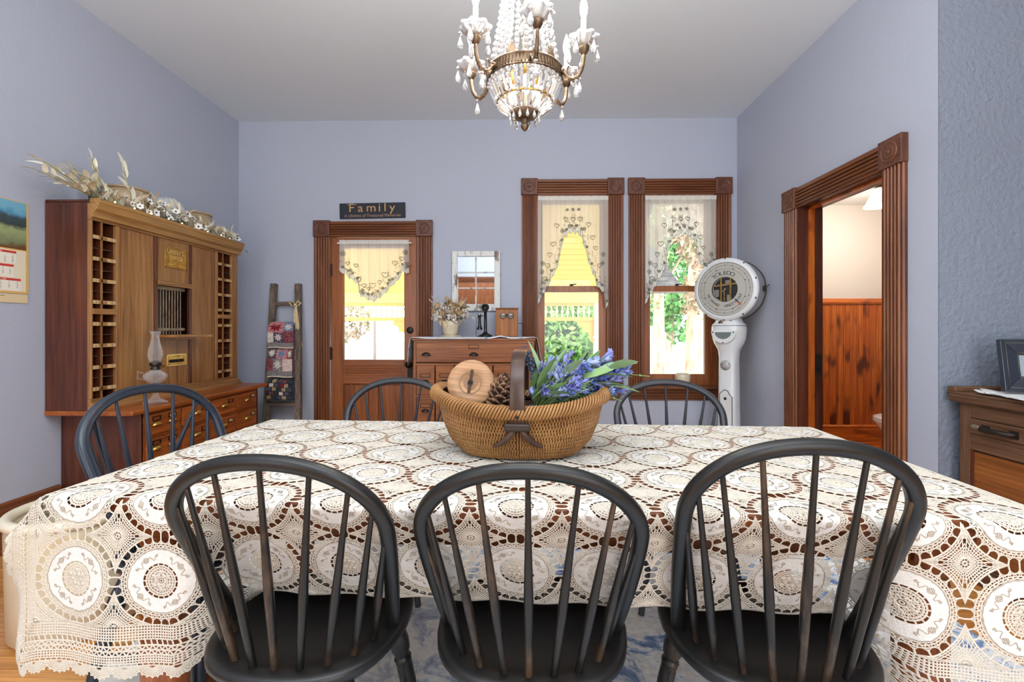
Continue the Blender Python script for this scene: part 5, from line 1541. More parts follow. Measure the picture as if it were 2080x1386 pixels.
# dark picture frame leaning on the desk
pf = thing('picture_frame', 'dark navy-black picture frame standing on the old desk', 'picture frame', (2.15, 2.07, DH+.012), R(-16))
pf.rotation_euler = (R(-9), 0, R(-16))
FW, FH = .28, .235
for nm, pts in (('a', ((0,0),(FW,0),(FW-.07,.07),(.07,.07))), ('b', ((FW,0),(FW,FH),(FW-.07,FH-.07),(FW-.07,.07))), ('c', ((FW,FH),(0,FH),(.07,FH-.07),(FW-.07,FH-.07))), ('d', ((0,FH),(0,0),(.07,.07),(.07,FH-.07)))):
    fr = [(x, -.028 if i < 2 else -.012, z) for i, (x, z) in enumerate(pts)]
    bk = [(x, 0, z) for x, z in pts]
    MB().add(fr+bk, [(0,1,2,3),(7,6,5,4),(0,4,5,1),(1,5,6,2),(2,6,7,3),(3,7,4,0)]) 
    mb = MB(); mb.add(fr+bk, [(0,1,2,3),(7,6,5,4),(0,4,5,1),(1,5,6,2),(2,6,7,3),(3,7,4,0)]); mb.build('frame_side', plain('navy_black_frame', C(38,44,54), .3, coat=.4), pf, bevel=.003)
mb = MB()
for r0_, y in ((.018,-.027),(.062,-.016)):
    mb.tube([(r0_,y,r0_),(FW-r0_,y,r0_),(FW-r0_,y,FH-r0_),(r0_,y,FH-r0_)], .0025, 4, closed=True)
mb.build('silver_line', M['steel'], pf)
MB().box(.068,FW-.068,-.008,-.004,.068,FH-.068).build('photo', plain('photo_print', C(150,158,164), .3), pf)
MB().beam((FW/2,.0,FH*.7),(FW/2,.07,.013),.05,.004,(1,0,0)).build('easel_back', M['chip'], pf)

# ------------------------------------------------------------------ bathroom things
to = thing('toilet', 'white toilet partly hidden by the bathroom door casing', 'toilet', (3.27, 3.80, 0), R(-90))
# local -y is the front: rotated so the front looks to world -x
WT = plain('white_porcelain', C(236,226,218), .2, coat=.4)
def oval(z, hx, y0, y1, m=28): return [(hx*math.cos(2*PI*i/m), (y0+y1)/2+(y1-y0)/2*math.sin(2*PI*i/m), z) for i in range(m)]
MB().loft([oval(0,.11,-.10,.28), oval(.05,.105,-.08,.28), oval(.18,.12,-.13,.28), oval(.28,.165,-.24,.26), oval(.37,.185,-.31,.25), oval(.39,.188,-.32,.25)]).build('bowl', WT, to)
MB().loft([oval(.392,.19,-.325,.2), oval(.41,.195,-.33,.2), oval(.413,.19,-.325,.2)]).build('seat', WT, to)
MB().loft([oval(.415,.19,-.325,.2), oval(.432,.192,-.328,.2), oval(.438,.17,-.30,.18)]).build('lid', WT, to)
MB().box(-.20,.20,.14,.32,.37,.72).build('tank', WT, to, bevel=.02); MB().box(-.21,.21,.13,.325,.72,.75).build('tank_lid', WT, to, bevel=.008)
MB().lathe([(.012,0),(.012,.01)], 10, (-.15,.138,.66), Mx90).box(-.16,-.09,.12,.128,.655,.665).build('flush_lever', M['silver'], to)
bp_ = at(1785,412,Y=3.9)
bl = thing('bathroom_lamp', 'lit white glass ceiling lamp in the bathroom', 'ceiling lamp', (bp_.x+.005, 3.9, 2.41))
MB().lathe([(.001,0),(.07,0),(.07,-.012),(.03,-.022),(.022,-.04),(.036,-.05),(.036,-.062)], 22).build('fitter', M['bronze'], bl)
zg = -.06
MB().lathe([(.036,zg),(.05,zg-.015),(.068,zg-.07),(.10,zg-.135),(.112,zg-.15),(.108,zg-.152),(.064,zg-.075),(.034,zg-.004)], 26, cap=False).build('glass_shade', plain('lit_opal_glass', (1,.95,.88), .4, emit=((1,.92,.80), 3.2)), bl)
MB().ball((0,0,zg-.07), .03, 12, 8).build('bulb', plain('lit_bulb', (1,1,1), .4, emit=((1,.9,.75), 20)), bl)
lamp('POINT', 'bathroom_light', (bp_.x+.005, 3.9, 2.12), (0,0,0), 22, (1.0,.95,.89), shadow_soft_size=.10)
# ------------------------------------------------------------------ basket on the table
def on_table(px, py, z=TZ+.006):
    return at(px, py, Z=z)
bk0 = on_table(1057, 905)
bk = thing('wicker_basket', 'oval woven basket with a dark wooden handle in the middle of the table', 'basket', (bk0.x, bk0.y-.075, TZ+.0065), R(-3))
BASK = Vector(bk.location)
def bsec(q):    # q 0 bottom .. 1 under the rim -> half axes, z at middle, z lift at the ends
    z = .005+.135*q
    hx = np.interp(q, [0,.08,.3,.6,1], [.172,.190,.223,.245,.263]); hy = np.interp(q, [0,.08,.3,.6,1], [.112,.124,.142,.154,.162])
    return z, hx, hy
def bpt(q, a, off=0.0):
    z, hx, hy = bsec(q); e = 2/2.5
    c, s = math.cos(a), math.sin(a)
    x = math.copysign(abs(c)**e, c)*(hx+off); y = math.copysign(abs(s)**e, s)*(hy+off)
    lift = .045*(abs(x)/.265)**2.2*q
    return Vector((x, y, z+lift))
M['wicker'] = plain('wicker', C(130,87,44), .5, col2=C(172,126,72), scale=9, lo=.3, hi=.7)
M['wicker_dark'] = plain('wicker_shadow', C(66,40,20), .8)
mb = MB(); ang = np.linspace(0, 2*PI, 64, endpoint=False)
mb.loft([[bpt(q, a, -.006) for a in ang] for q in (0,.04,.1,.2,.35,.5,.65,.8,.9,1.0)], True, False)
mb.add([bpt(0, a, -.006) for a in ang], [tuple(range(64))[::-1]])
mb.build('basket_wall', M['wicker_dark'], bk)
mb = MB(); NR, NA = 13, 148
angs = []
# even spacing along the outline
dense = [2*PI*k/2000 for k in range(2000)]; acc = [0.0]; pv = bpt(.5, 0)
for a in dense[1:]+[2*PI]:
    p = bpt(.5, a); acc.append(acc[-1]+(p-pv).length); pv = p
tot = acc[-1]; ai = np.interp(np.linspace(0, tot, NA, endpoint=False), acc, dense+[2*PI]); stepl = tot/NA
rnd = random.Random(2)
for r_ in range(NR):
    q = (r_+.5)/NR
    for k in range(NA):
        a = ai[k]+(.5*(ai[1]-ai[0]) if r_ % 2 else 0)
        a2 = a+.01
        p = bpt(q, a); t_ = (bpt(q, a2)-p).normalized(); up = (bpt(min(q+.02,1), a)-bpt(max(q-.02,0), a)).normalized(); n_ = t_.cross(up)
        w, h, d = stepl*.44*rnd.uniform(.85,1.0), .0092*rnd.uniform(.88,1.1), .0042*rnd.uniform(.8,1.2)
        if q > .93: h *= 1.2
        base_ = p-n_*.004
        vs_ = [base_+t_*w*math.cos(b)+up*h*math.sin(b) for b in (0,PI/4,PI/2,3*PI/4,PI,5*PI/4,3*PI/2,7*PI/4)]
        vs2 = [base_+n_*(d+.002)+t_*w*.55*math.cos(b)+up*h*.62*math.sin(b) for b in (0,PI/4,PI/2,3*PI/4,PI,5*PI/4,3*PI/2,7*PI/4)]
        mb.add(vs_+vs2, [(i,(i+1) % 8,8+(i+1) % 8,8+i) for i in range(8)]+[tuple(range(8,16))], True)
mb.build('weave', M['wicker'], bk, kind='stuff')
mb = MB(); NW = 150; aw = np.interp(np.linspace(0, tot, NW, endpoint=False), acc, dense+[2*PI])
for k in range(NW):
    a0 = aw[k]; da = (aw[(k+1) % NW]-aw[k]) % (2*PI)
    pts = []
    for i in range(8):
        f = PI*1.25*(i/7)-.35
        p = bpt(1.0, a0+da*3.4*(i/7)); t_ = (bpt(1.0, a0+da*3.4*(i/7)+.01)-p).normalized(); o_n = Vector((t_.y,-t_.x,0)).normalized()
        pts.append(p+Vector((0,0,.012))+o_n*(.006+.017*math.cos(f-.6))+Vector((0,0,1))*.019*math.sin(f-.6))
    mb.tube(pts, .0042, 5)
mb.build('rim_wrapping', M['wicker'], bk, kind='stuff')
mb = MB(); mb.tube([bpt(1.0, a, .004)+Vector((0,0,.012)) for a in ang], .013, 8, closed=True); mb.build('rim_core', M['wicker_dark'], bk)
# handle: bent strap from front to back, with forked ends
HX = .0; M['handle'] = worn('dark_handle_wood', C(62,38,26), C(146,100,62), .60, .35, 5)
hy0 = .172
hp = [(-.166,.105),(-.172,.125),(-.178,.16),(-.176,.235),(-.155,.285),(-.11,.312),(0,.322),(.11,.312),(.155,.285),(.176,.235),(.178,.16),(.172,.125),(.166,.105)]
mb = MB(); mb.tube([(HX,y,z) for y, z in hp], 1, sec=[(-.006,-.023),(.006,-.023),(.007,-.012),(.007,.012),(.006,.023),(-.006,.023)], up=(0,0,1), smooth=False)
mb = MB(); rings = []
for i, (y, z) in enumerate(hp):
    a, b = hp[max(0,i-1)], hp[min(len(hp)-1,i+1)]; d = Vector((0,b[0]-a[0],b[1]-a[1])).normalized(); n_ = Vector((0,d.z,-d.y))
    c = Vector((HX,y,z)); wv = .0215+.001*math.sin(i)
    rings.append([c+Vector((sx*wv,0,0))+n_*sn*.0065 for sx, sn in ((-1,-1),(1,-1),(1,1),(-1,1))])
mb.loft(rings, True, True); mb.build('handle', M['handle'], bk, bevel=.003)
for sy in (-1,1):
    for sx in (-1,1):
        pts = []
        for f in np.linspace(0,1,7):
            x = sx*(.008+.052*f**1.25+.012*f**4); q = .80-.50*f+.05*f**5
            a_c = math.acos(max(-1,min(1,math.copysign((abs(x)/bsec(q)[1])**(2.5/2), x))))
            p = bpt(q, sy*a_c); pts.append(p+Vector((0,sy*.008,0)))
        MB().tube(pts, [.013,.016,.017,.016,.014,.011,.005], sec=[(-1,-.5),(0,-.62),(1,-.5),(1,.4),(0,.5),(-1,.4)], up=(0,sy,0)).build('forked_foot', plain('dark_fork_wood', C(58,38,28), .5, col2=C(82,56,42), scale=20), bk)
    MB().obox((0, sy*.180, .115), (.075,.014,.022)).build('handle_collar', plain('dark_collar', C(48,32,24), .5), bk, bevel=.005)
    MB().ball((0,sy*.188,.145), .005, 8, 5).build('peg', M['iron'], bk)
# wooden spool disc
def bloc(x, y, z): return BASK + Matrix.Rotation(R(-3),3,'Z') @ Vector((x,y,z))
sd = thing('wooden_disc', 'round pale wooden pulley disc with a keyhole leaning in the basket', 'wooden disc', bloc(-.150,-.055,.222), 0)
sd.rotation_euler = (R(-16), R(6), R(-6))
M['disc'] = wood('disc_wood', C(160,116,78), C(196,152,112), 0, .8, .55, .05)
mb = MB(); mb.lathe([(.001,-.028),(.070,-.028),(.0735,-.022),(.0735,.018),(.070,.024),(.034,.024),(.033,.0225),(.022,.0225),(.021,.020),(.001,.020)], 48, M=Mx90); db = mb.build('disc', M['disc'], sd)
MB().lathe([(.036,.0243),(.034,.0250),(.032,.0243)], 36, M=Mx90, cap=False).lathe([(.021,.0225),(.019,.0232),(.008,.0205)], 30, M=Mx90, cap=False).build('turned_ring', plain('disc_ring', C(136,100,74), .6), db)
kp = [(-.004,-.036),(.004,-.036),(.0045,-.006),(.007,.0),(.004,.007),(.005,.034),(.0,.038),(-.005,.034),(-.004,.007),(-.007,.0),(-.0045,-.006)]
MB().poly([(x,-.0262,z+.004) for x,z in kp], .002, (0,1,0)).build('keyhole', plain('keyhole_dark', C(70,44,26), .8), db)
MB().poly([(x*1.2,-.0266,z) for x,z in [(-.006,-.006),(.006,-.005),(.007,.004),(.0,.007),(-.006,.004)]], .001, (0,1,0)).build('centre_hole', plain('hole_black', C(26,18,12), .9), db)
# pine cone
pc = thing('pine_cone', 'large brown open pine cone in the basket beside the handle', 'pine cone', bloc(-.050,-.060,.165), 0)
pc.rotation_euler = (R(24), R(6), 0); pc.scale = (1.28,)*3
M['cone'] = plain('cone_scale', C(88,62,46), .7, col2=C(160,124,94), scale=24, lo=.4, hi=.62); 
MB().lathe([(.001,-.045),(.022,-.03),(.028,0),(.018,.04),(.001,.062)], 14).build('core', plain('cone_core', C(58,38,26), .9), pc)
mb = MB()
pts = [(0,-.009,0),(.02,-.013,.003),(.034,-.014,.009),(.041,0,.016),(.034,.014,.009),(.02,.013,.003),(0,.009,0)]
mb.poly([Vector(p) for p in pts], .004, (-.2,0,1)); mb.ball((.038,0,.014), .0045, 6, 4)
sc0 = mb.build('scale', M['cone'], pc)
NS = 84
for k in range(NS):
    f = k/(NS-1); z = -.045+.103*f; a = k*2.39996
    s = (1.0-.25*abs(f-.3)*1.2-.62*max(0,f-.55)**1.0)
    r = .016*(1-f*.8)
    loc = (r*math.cos(a), r*math.sin(a), z); rot = (0, R(20-70*f), a)
    if k == 0: sc0.location = loc; sc0.rotation_euler = rot; sc0.scale = (s,)*3
    else: inst(sc0, pc, loc, rot, (s,)*3)
# dark round tin lid behind the handle
t = thing('dark_disc', 'dark blue-black round lid half hidden behind the basket handle', 'lid', bloc(.045,-.05,.115), 0); t.rotation_euler = (R(-10), 0, R(8))
MB().lathe([(.001,-.01),(.042,-.01),(.045,-.006),(.045,.006),(.041,.01),(.034,.008),(.001,.008)], 30, M=Mx90).build('lid', plain('dark_slate', C(44,54,66), .4, coat=.2), t)
# bluebell bunch
bb = thing('bluebell_bunch', 'bunch of artificial bluebells and green leaves spilling out of the basket', 'flowers', bloc(.04,.01,.14), 0)
GL = [plain('leaf_green_%s' % nm, c, .5, col2=c2, scale=5) for nm, c, c2 in (('mid', C(116,152,88), C(138,168,110)), ('pale', C(150,176,136), C(128,160,116)), ('deep', C(74,112,58), C(98,132,72)))]
ST = plain('flower_stem', C(124,146,78), .6)
BLU = [plain('bluebell_%s' % nm, c, .6, col2=c2, scale=30) for nm, c, c2 in (('violet', C(118,122,190), C(142,148,208)), ('blue', C(82,104,180), C(104,128,196)), ('pale', C(166,178,216), C(144,160,206)))]
LAV = plain('lavender_spike', C(62,76,104), .7, col2=C(86,98,120), scale=40)
lp = leaf_mesh(.19,.0185,.22,9,.22); lmesh = [lp.build('leaf', g, bb) for g in GL]
lfirst = [True]*3
def tolocal(px, py, y):
    """a point of the bunch at depth y (world)"""
    return at(px, py, Y=y)-Vector(bb.location)
rnd = random.Random(21)
root = Vector((-.0,-.045,-.02))
def place_leaf(tip, k, s=1.0, base_=None, roll=None):
    b = base_ if base_ is not None else root+(tip-root)*.45
    d = tip-b; q = d.to_track_quat('X','Z') ; e = q.to_matrix() @ Matrix.Rotation(roll if roll is not None else rnd.uniform(-.9,.9),3,'X')
    L = d.length/.19
    o = lmesh[k]
    if not lfirst[k]: o = inst(o, bb, b, e.to_euler(), (L,s,L))
    else: lfirst[k] = False; o.location = b; o.rotation_euler = e.to_euler(); o.scale = (L,s,L)
YB_ = BASK.y
leaves = [((1090,688),(1103,790),1,.0,.8),((1133,700),(1100,800),1,.01,1.1),((1172,688),(1120,760),2,.04,.8),((1192,695),(1165,760),0,.03,1.0),((1225,715),(1190,765),1,.02,1.0),((1260,728),(1215,755),0,0,1.0),((1290,722),(1200,760),1,-.02,1.05),
          ((1268,733),(1180,768),2,.0,.9),((1298,786),(1235,776),0,-.03,.9),((1262,763),(1170,790),1,-.03,1.0),((1150,765),(1085,815),0,-.06,1.0),((1122,758),(1080,808),1,-.06,1.0),((1210,760),(1150,775),1,-.05,1.1),((1250,790),(1175,808),2,-.05,.9),
          ((1087,735),(1080,800),2,.0,1.0),((1140,730),(1100,800),0,.02,.9),((1180,735),(1130,790),2,.02,.9),((1215,800),(1150,812),0,-.06,.8),((1150,695),(1140,760),2,.06,.8),((1215,704),(1190,760),2,.05,.8),((1108,775),(1080,812),0,-.07,.9),((1165,748),(1110,800),0,-.03,.8),((1294,726),(1238,748),1,-.05,1.1),((1286,750),(1205,765),0,-.06,1.0),((1300,782),(1228,785),0,-.08,1.05),((1180,720),(1130,775),1,-.08,1.0),((1240,742),(1180,768),0,-.08,1.0),((1120,715),(1092,790),0,-.05,1.1),((1160,785),(1100,808),1,-.09,.9)]
for (t_, b_, k, dy, s) in leaves:
    place_leaf(tolocal(*t_, YB_+dy-.02), k, s, tolocal(*b_, YB_+dy*.5-.02))
def bell(mb, c, d, L=.024, r=.009):
    Mq = Vector(d).to_track_quat('X','Z').to_matrix().to_4x4(); k0 = len(mb.v)
    rings = []
    for q in np.linspace(0,1,5):
        rr = r*(.25+.75*math.sin(q*PI*.55))
        rings.append([(q*L, rr*math.cos(2*PI*i/6), rr*math.sin(2*PI*i/6)) for i in range(6)])
    mb.loft(rings, True, False)
    for i in range(6):
        a = 2*PI*i/6; w = .5
        p = [(L, r*.98*math.cos(a-w), r*.98*math.sin(a-w)), (L*1.42, r*1.45*math.cos(a), r*1.45*math.sin(a)), (L, r*.98*math.cos(a+w), r*.98*math.sin(a+w))]
        mb.add(p, [(0,1,2)])
    mb.xf(Matrix.Translation(c) @ Mq, k0)
spikes = []
for k in range(33):
    px = rnd.uniform(1088,1262); top = np.interp(px, [1088,1120,1180,1230,1262],[735,730,722,728,735]); py = rnd.uniform(top, np.interp(px,[1088,1150,1262],[800,800,795]))
    spikes.append((px, py, rnd.uniform(-.09,.07)))
spikes += [(1243,718,.03),(1262,752,-.02),(1275,752,-.03),(1252,772,-.05),(1236,796,-.07),(1175,795,-.09),(1135,805,-.09),(1105,790,-.08),(1192,742,-.02),(1225,735,0),(1140,770,-.08),(1168,775,-.07),(1215,770,-.06),(1098,745,0),(1120,740,.02)]
for i, (px, py, dy) in enumerate(spikes):
    tip = tolocal(px, py, YB_+dy)
    mid = root+(tip-root)*.55+Vector((0,0,.03))
    pts = [root*(1-q)**2+mid*2*q*(1-q)+tip*q*q for q in np.linspace(0,1,7)]
    MB().tube(pts, [.0024]*6+[.0014], 5).build('stem', ST, bb)
    mb = MB(); d = (tip-mid).normalized(); m_ = rnd.randint(5,8)
    for j in range(m_):
        c = tip-d*(.011*j); v = (d+Vector([rnd.gauss(0,.7) for _ in range(3)])).normalized()
        bell(mb, c, v, rnd.uniform(.015,.024), rnd.uniform(.006,.009))
    mb.build('bluebell_spike', BLU[rnd.choice((0,0,1,1,2))], bb)
for (px, py, b, dy) in ((1066,705,(1090,790),.02),(1195,712,(1150,790),.03),(1080,725,(1090,800),0),(1205,790,(1120,800),-.07),(1170,802,(1110,806),-.08)):
    tip, bs = tolocal(px, py, YB_+dy), tolocal(*b, YB_+dy); d = bs-tip; mb = MB(); mb.tube([bs, tip], .002, 5)
    for j in range(26):
        c = tip+d*(.6*j/26); n2 = len(mb.v); mb.ball((0,0,0), .0062*(.5+.5*min(1,j/8)), 6, 4, (1,.7,1)); mb.xf(Matrix.Translation(c+Vector([rnd.gauss(0,.004) for _ in range(3)])), n2)
    mb.build('lavender_spike', LAV, bb)
for (px, py, b, dy) in ((1285,758,(1240,765),-.02),(1320,765,(1270,760),-.02),(1240,745,(1200,760),0),(1262,815,(1225,800),-.08)):
    tip, bs = tolocal(px, py, YB_+dy), tolocal(*b, YB_+dy); mb = MB(); mb.tube([root, bs, tip], .0014, 4); mb.ball(bs+(tip-bs)*.6, .004, 6, 4); mb.build('wisp', ST, bb)
for k in range(10):    # fine rosemary-like sprigs at the front
    tip = tolocal(rnd.uniform(1130,1235), rnd.uniform(770,800), YB_-.09+rnd.uniform(-.02,.02)); mb = MB(); bs = root+(tip-root)*.5; mb.tube([bs, tip], .0013, 4)
    for j in range(18):
        c = bs+(tip-bs)*(j/18); v = Vector([rnd.gauss(0,1) for _ in range(3)]).normalized()*.014+(tip-bs)*.05; mb.tube([c, c+v], .0008, 3)
    mb.build('fine_sprig', GL[1], bb)

# ------------------------------------------------------------------ chandelier
CX, CYY = at(1066,150,Y=1.5).x, 1.5
ZR = 1.985
ch = thing('crystal_chandelier', 'crystal basket chandelier with six candle arms hanging above the table', 'chandelier', (CX, CYY, 0), R(10))
BZ, CRY = M['bronze'], M['crystal']
RR_ = .122
rg = MB().lathe([(RR_-.004,ZR-.018),(RR_+.003,ZR-.020),(RR_+.005,ZR-.016),(RR_+.001,ZR-.012),(RR_+.001,ZR+.012),(RR_+.005,ZR+.016),(RR_+.003,ZR+.020),(RR_-.004,ZR+.018)], 64, cap=False)
rg.loft([[((RR_-.004)*math.cos(2*PI*i/64), (RR_-.004)*math.sin(2*PI*i/64), z) for i in range(64)] for z in (ZR+.018,ZR-.018)], True, False)
for k in range(72):
    a = 2*PI*k/72; rg.obox(((RR_+.0022)*math.cos(a), (RR_+.0022)*math.sin(a), ZR), (.0022,.0045,.020), (0,0,a))
ro_ = rg.build('ring', BZ, ch)
for k in range(6):      # crown leaves standing on the ring
    a = 2*PI*(k+.5)/6-PI/2; c, s = math.cos(a), math.sin(a); mb = MB()
    mb.poly([(RR_*c-s*t_, RR_*s+c*t_, ZR+z) for t_, z in ((-.016,.018),(-.010,.034),(-.012,.046),(-.003,.040),(0,.058),(.003,.040),(.012,.046),(.010,.034),(.016,.018))], .003, (c,s,.15))
    mb.build('crown_leaf', BZ, ro_)
BOB = .196; ZB = 2.05
glowm = plain('lit_bulb_white', (1,1,1), .3, emit=((1,.97,.92), 55))
candm = plain('candle_sleeve', C(246,242,232), .5)
bobp = [(.006,0),(.018,.001),(.034,.010),(.044,.022),(.048,.024),(.043,.016),(.033,.004),(.018,-.005),(.006,-.006)]
def bobeche_mesh():
    mb = MB(); n = 36; rings = []
    for r, z in bobp:
        rings.append([(r*(1+.10*(r > .03)*math.cos(8*a))*math.cos(a), r*(1+.10*(r > .03)*math.cos(8*a))*math.sin(a), z) for a in np.linspace(0,2*PI,n,endpoint=False)])
    mb.loft(rings, True, False); return mb
bob0 = bobeche_mesh().build('bobeche', CRY, ch)
can0 = MB().lathe([(.001,.0),(.0085,.0),(.0085,.082),(.007,.086),(.001,.086)], 14).build('candle', candm, ch)
bul0 = MB().lathe([(.005,.084),(.007,.09),(.0115,.108),(.0125,.120),(.009,.138),(.004,.152),(.0005,.163)], 14).build('bulb', glowm, ch)
cup0 = MB().lathe([(.003,-.030),(.010,-.024),(.017,-.012),(.019,-.004),(.012,.0),(.008,.004)], 16).build('socket_cup', BZ, ch)
def drop_mesh(s=1.0):
    mb = MB()
    mb.lathe([(.0005,-.001),(.0052*s,-.005*s),(.0052*s,-.008*s),(.0005,-.0125*s)], 8, smooth=False)
    z0 = -.0135*s
    mb.lathe([(.0008,z0),(.003*s,z0-.006*s),(.0072*s,z0-.020*s),(.0078*s,z0-.026*s),(.005*s,z0-.033*s),(.0005,z0-.036*s)], 8, smooth=False)
    return mb
drop0 = drop_mesh(1.2).build('crystal_drop', CRY, ch)
used_ = set()
def put_(o, loc, rot=(0,0,0), sc2=(1,1,1)):
    if o.name in used_: return inst(o, ch, loc, rot, sc2)
    used_.add(o.name); o.location = loc; o.rotation_euler = rot; o.scale = sc2; return o
for k in range(6):
    a = -PI/2+2*PI*k/6; c, s = math.cos(a), math.sin(a)
    pr = [(RR_,ZR),(RR_+.012,ZR-.006),(RR_+.024,ZR-.024),(RR_+.040,ZR-.033),(RR_+.056,ZR-.026),(RR_+.068,ZR-.006),(BOB-.001,ZR+.018),(BOB,ZB-.028)]
    pts = []
    for i in range(len(pr)-1):
        for f in (0,.5): pts.append((pr[i][0]+(pr[i+1][0]-pr[i][0])*f, pr[i][1]+(pr[i+1][1]-pr[i][1])*f))
    pts.append(pr[-1])
    mb = MB(); mb.tube([(r*c, r*s, z) for r, z in pts], [.0058+.0012*(i % 2) for i in range(len(pts))], 8)
    mb.ball(((RR_+.004)*c,(RR_+.004)*s,ZR), .010, 10, 8)
    for i in range(2, len(pts)-3):   # small leafy ridges
        r, z = pts[i]; mb.ball((r*c, r*s, z-.006), .0042, 6, 4)
    mb.tube([((RR_+.022)*c,(RR_+.022)*s,ZR-.02),((RR_+.020)*c,(RR_+.020)*s,ZR+.0),((RR_+.026)*c,(RR_+.026)*s,ZR+.012),((RR_+.032)*c,(RR_+.032)*s,ZR+.004)], [.004,.0038,.003,.002], 6)
    mb.build('arm', BZ, ch)
    p = (BOB*c, BOB*s, ZB)
    put_(cup0, p); put_(bob0, p, (0,0,a)); put_(can0, p); put_(bul0, p)
    for j in range(5):
        b = a+2*PI*(j+.5)/5
        put_(drop0, (p[0]+.046*math.cos(b), p[1]+.046*math.sin(b), ZB+.012), (0,0,b))
    put_(drop0, ((RR_+.050)*c, (RR_+.050)*s, ZR-.032), (0,0,a))
# basket of prisms below the ring
pris = MB()
def prism_mesh(L, w):
    mb = MB(); mb.loft([[(0,-.0005,0),(w*.3,0,0),(0,.0005,0),(-w*.3,0,0)], [(0,-w*.45,-.006),(w*.5,0,-.006),(0,w*.45,-.006),(-w*.5,0,-.006)], [(0,-w*.40,-L+.006),(w*.42,0,-L+.006),(0,w*.40,-L+.006),(-w*.42,0,-L+.006)], [(0,-.0005,-L),(w*.1,0,-L),(0,.0005,-L),(-w*.1,0,-L)]], False)
    return mb
bead0 = MB().ball((0,0,0), .0085, 8, 6)
bead_o = bead0.build('faceted_bead', CRY, ch)
for p_ in bead_o.data.polygons: p_.use_smooth = False
pr1 = prism_mesh(.050,.0125).build('crystal_prism', CRY, ch); pr2 = prism_mesh(.052,.011).build('crystal_prism', CRY, ch)
R1, Z1 = .115, ZR-.028; R2, Z2 = .092, ZR-.076; R3, Z3 = .044, ZR-.112
n1 = 34
def tilt(r0, z0, r1, z1): return math.atan2(r0-r1, z0-z1)
for k in range(n1):
    a = 2*PI*k/n1
    put_(bead_o, (.117*math.cos(a), .117*math.sin(a), ZR-.024))
    put_(pr1, (R1*math.cos(a), R1*math.sin(a), Z1-.003), (0, tilt(R1,Z1,R2,Z2), a))
n2_ = 26
for k in range(n2_):
    a = 2*PI*(k+.5)/n2_
    put_(pr2, (R2*math.cos(a), R2*math.sin(a), Z2-.010), (0, tilt(R2,Z2,R3,Z3), a))
for k in range(22):
    a = 2*PI*k/22
    put_(bead_o, (R2*math.cos(a)*1.0, R2*math.sin(a), Z2-.003), (0,0,a), (.75,)*3)
for k in range(12):
    a = 2*PI*k/12; put_(drop0, (.047*math.cos(a), .047*math.sin(a), Z3+.004), (0,0,a), (.62,)*3)
MB().lathe([(R2-.004,Z2-.006),(R2+.001,Z2-.007),(R2+.001,Z2+.001),(R2-.004,Z2)], 48, cap=False).build('middle_hoop', M['brass'], ch)
fp_ = MB(); n = 36; rings = []
for r, z in ((.012,-.134),(.026,-.132),(.042,-.122),(.048,-.112),(.045,-.108),(.02,-.106),(.002,-.106)):
    rings.append([(r*(1+.05*math.cos(12*a))*math.cos(a), r*(1+.05*math.cos(12*a))*math.sin(a), ZR+z) for a in np.linspace(0,2*PI,n,endpoint=False)])
fp_.loft(rings, True, True); fo = fp_.build('bottom_plate', BZ, ch)
MB().lathe([(.010,-.132),(.013,-.136),(.009,-.139),(.012,-.142),(.008,-.145),(.012,-.150),(.0135,-.157),(.009,-.166),(.003,-.172),(.0005,-.173)], 18, (0,0,ZR)).build('finial', BZ, fo)
# inner lamps in the basket
for k in range(3):
    a = 2*PI*k/3+.4; bl_ = MB().lathe([(.005,.02),(.012,.0),(.014,-.02),(.010,-.036),(.001,-.045)], 14, (.045*math.cos(a), .045*math.sin(a), ZR-.03)).build('basket_bulb', plain('inner_bulb', (1,1,1), .3, emit=((1,.93,.82), 30)) if k == 0 else bpy.data.materials['inner_bulb'], ch)
    MB().lathe([(.006,.02),(.009,.03),(.009,.06),(.004,.07)], 10, (.045*math.cos(a), .045*math.sin(a), ZR-.03)).build('basket_socket', M['brass'], ch)
MB().lathe([(.006,ZR-.13),(.006,2.72)], 10).lathe([(.006,2.70),(.05,2.71),(.055,2.72),(.03,2.735),(.006,2.74)], 20).build('centre_rod', M['brass'], ch)
MB().lathe([(.052,2.62),(.060,2.615),(.062,2.635),(.056,2.65),(.052,2.64)], 36, cap=False).build('top_crown', BZ, ch)
# strands of beads flaring from the crown to the ring
NSR = 22
mb = MB()
for j in range(30):
    f = j/29; r = .052+(.112-.052)*(f**2.2); z = 2.62-(2.62-(ZR+.022))*f
    mb.ball((r,0,z), .0066+.0026*f, 6, 4)
for i in range(len(mb.sm)): mb.sm[i] = False
st0 = mb.build('bead_strand', CRY, ch)
for k in range(NSR): put_(st0, (0,0,0), (0,0,2*PI*k/NSR))
for k in range(8):
    a = 2*PI*k/8; put_(drop0, (.066*math.cos(a), .066*math.sin(a), 2.40), (0,0,a), (1.5,)*3)
mb = MB()
z = 2.745; k = 0
while z < CH-.05:
    up = (1,0) if k % 2 else (0,1)
    mb.tube([(up[0]*.009*math.cos(b), up[1]*.009*math.cos(b), z+.016*math.sin(b)) for b in np.linspace(0,2*PI,14,endpoint=False)], .0022, 6, closed=True, up=(up[1],up[0],0)); z += .026; k += 1
mb.build('chain', BZ, ch)
MB().lathe([(.006,CH-.045),(.02,CH-.04),(.06,CH-.02),(.065,CH),(.001,CH)], 28).build('canopy', BZ, ch)
for k in range(6):
    a = -PI/2+2*PI*k/6+R(10)
    lamp('POINT', 'candle_light', (CX+BOB*math.cos(a), CYY+BOB*math.sin(a), ZB+.19), (0,0,0), 5.5, (1,.95,.88), shadow_soft_size=.03)
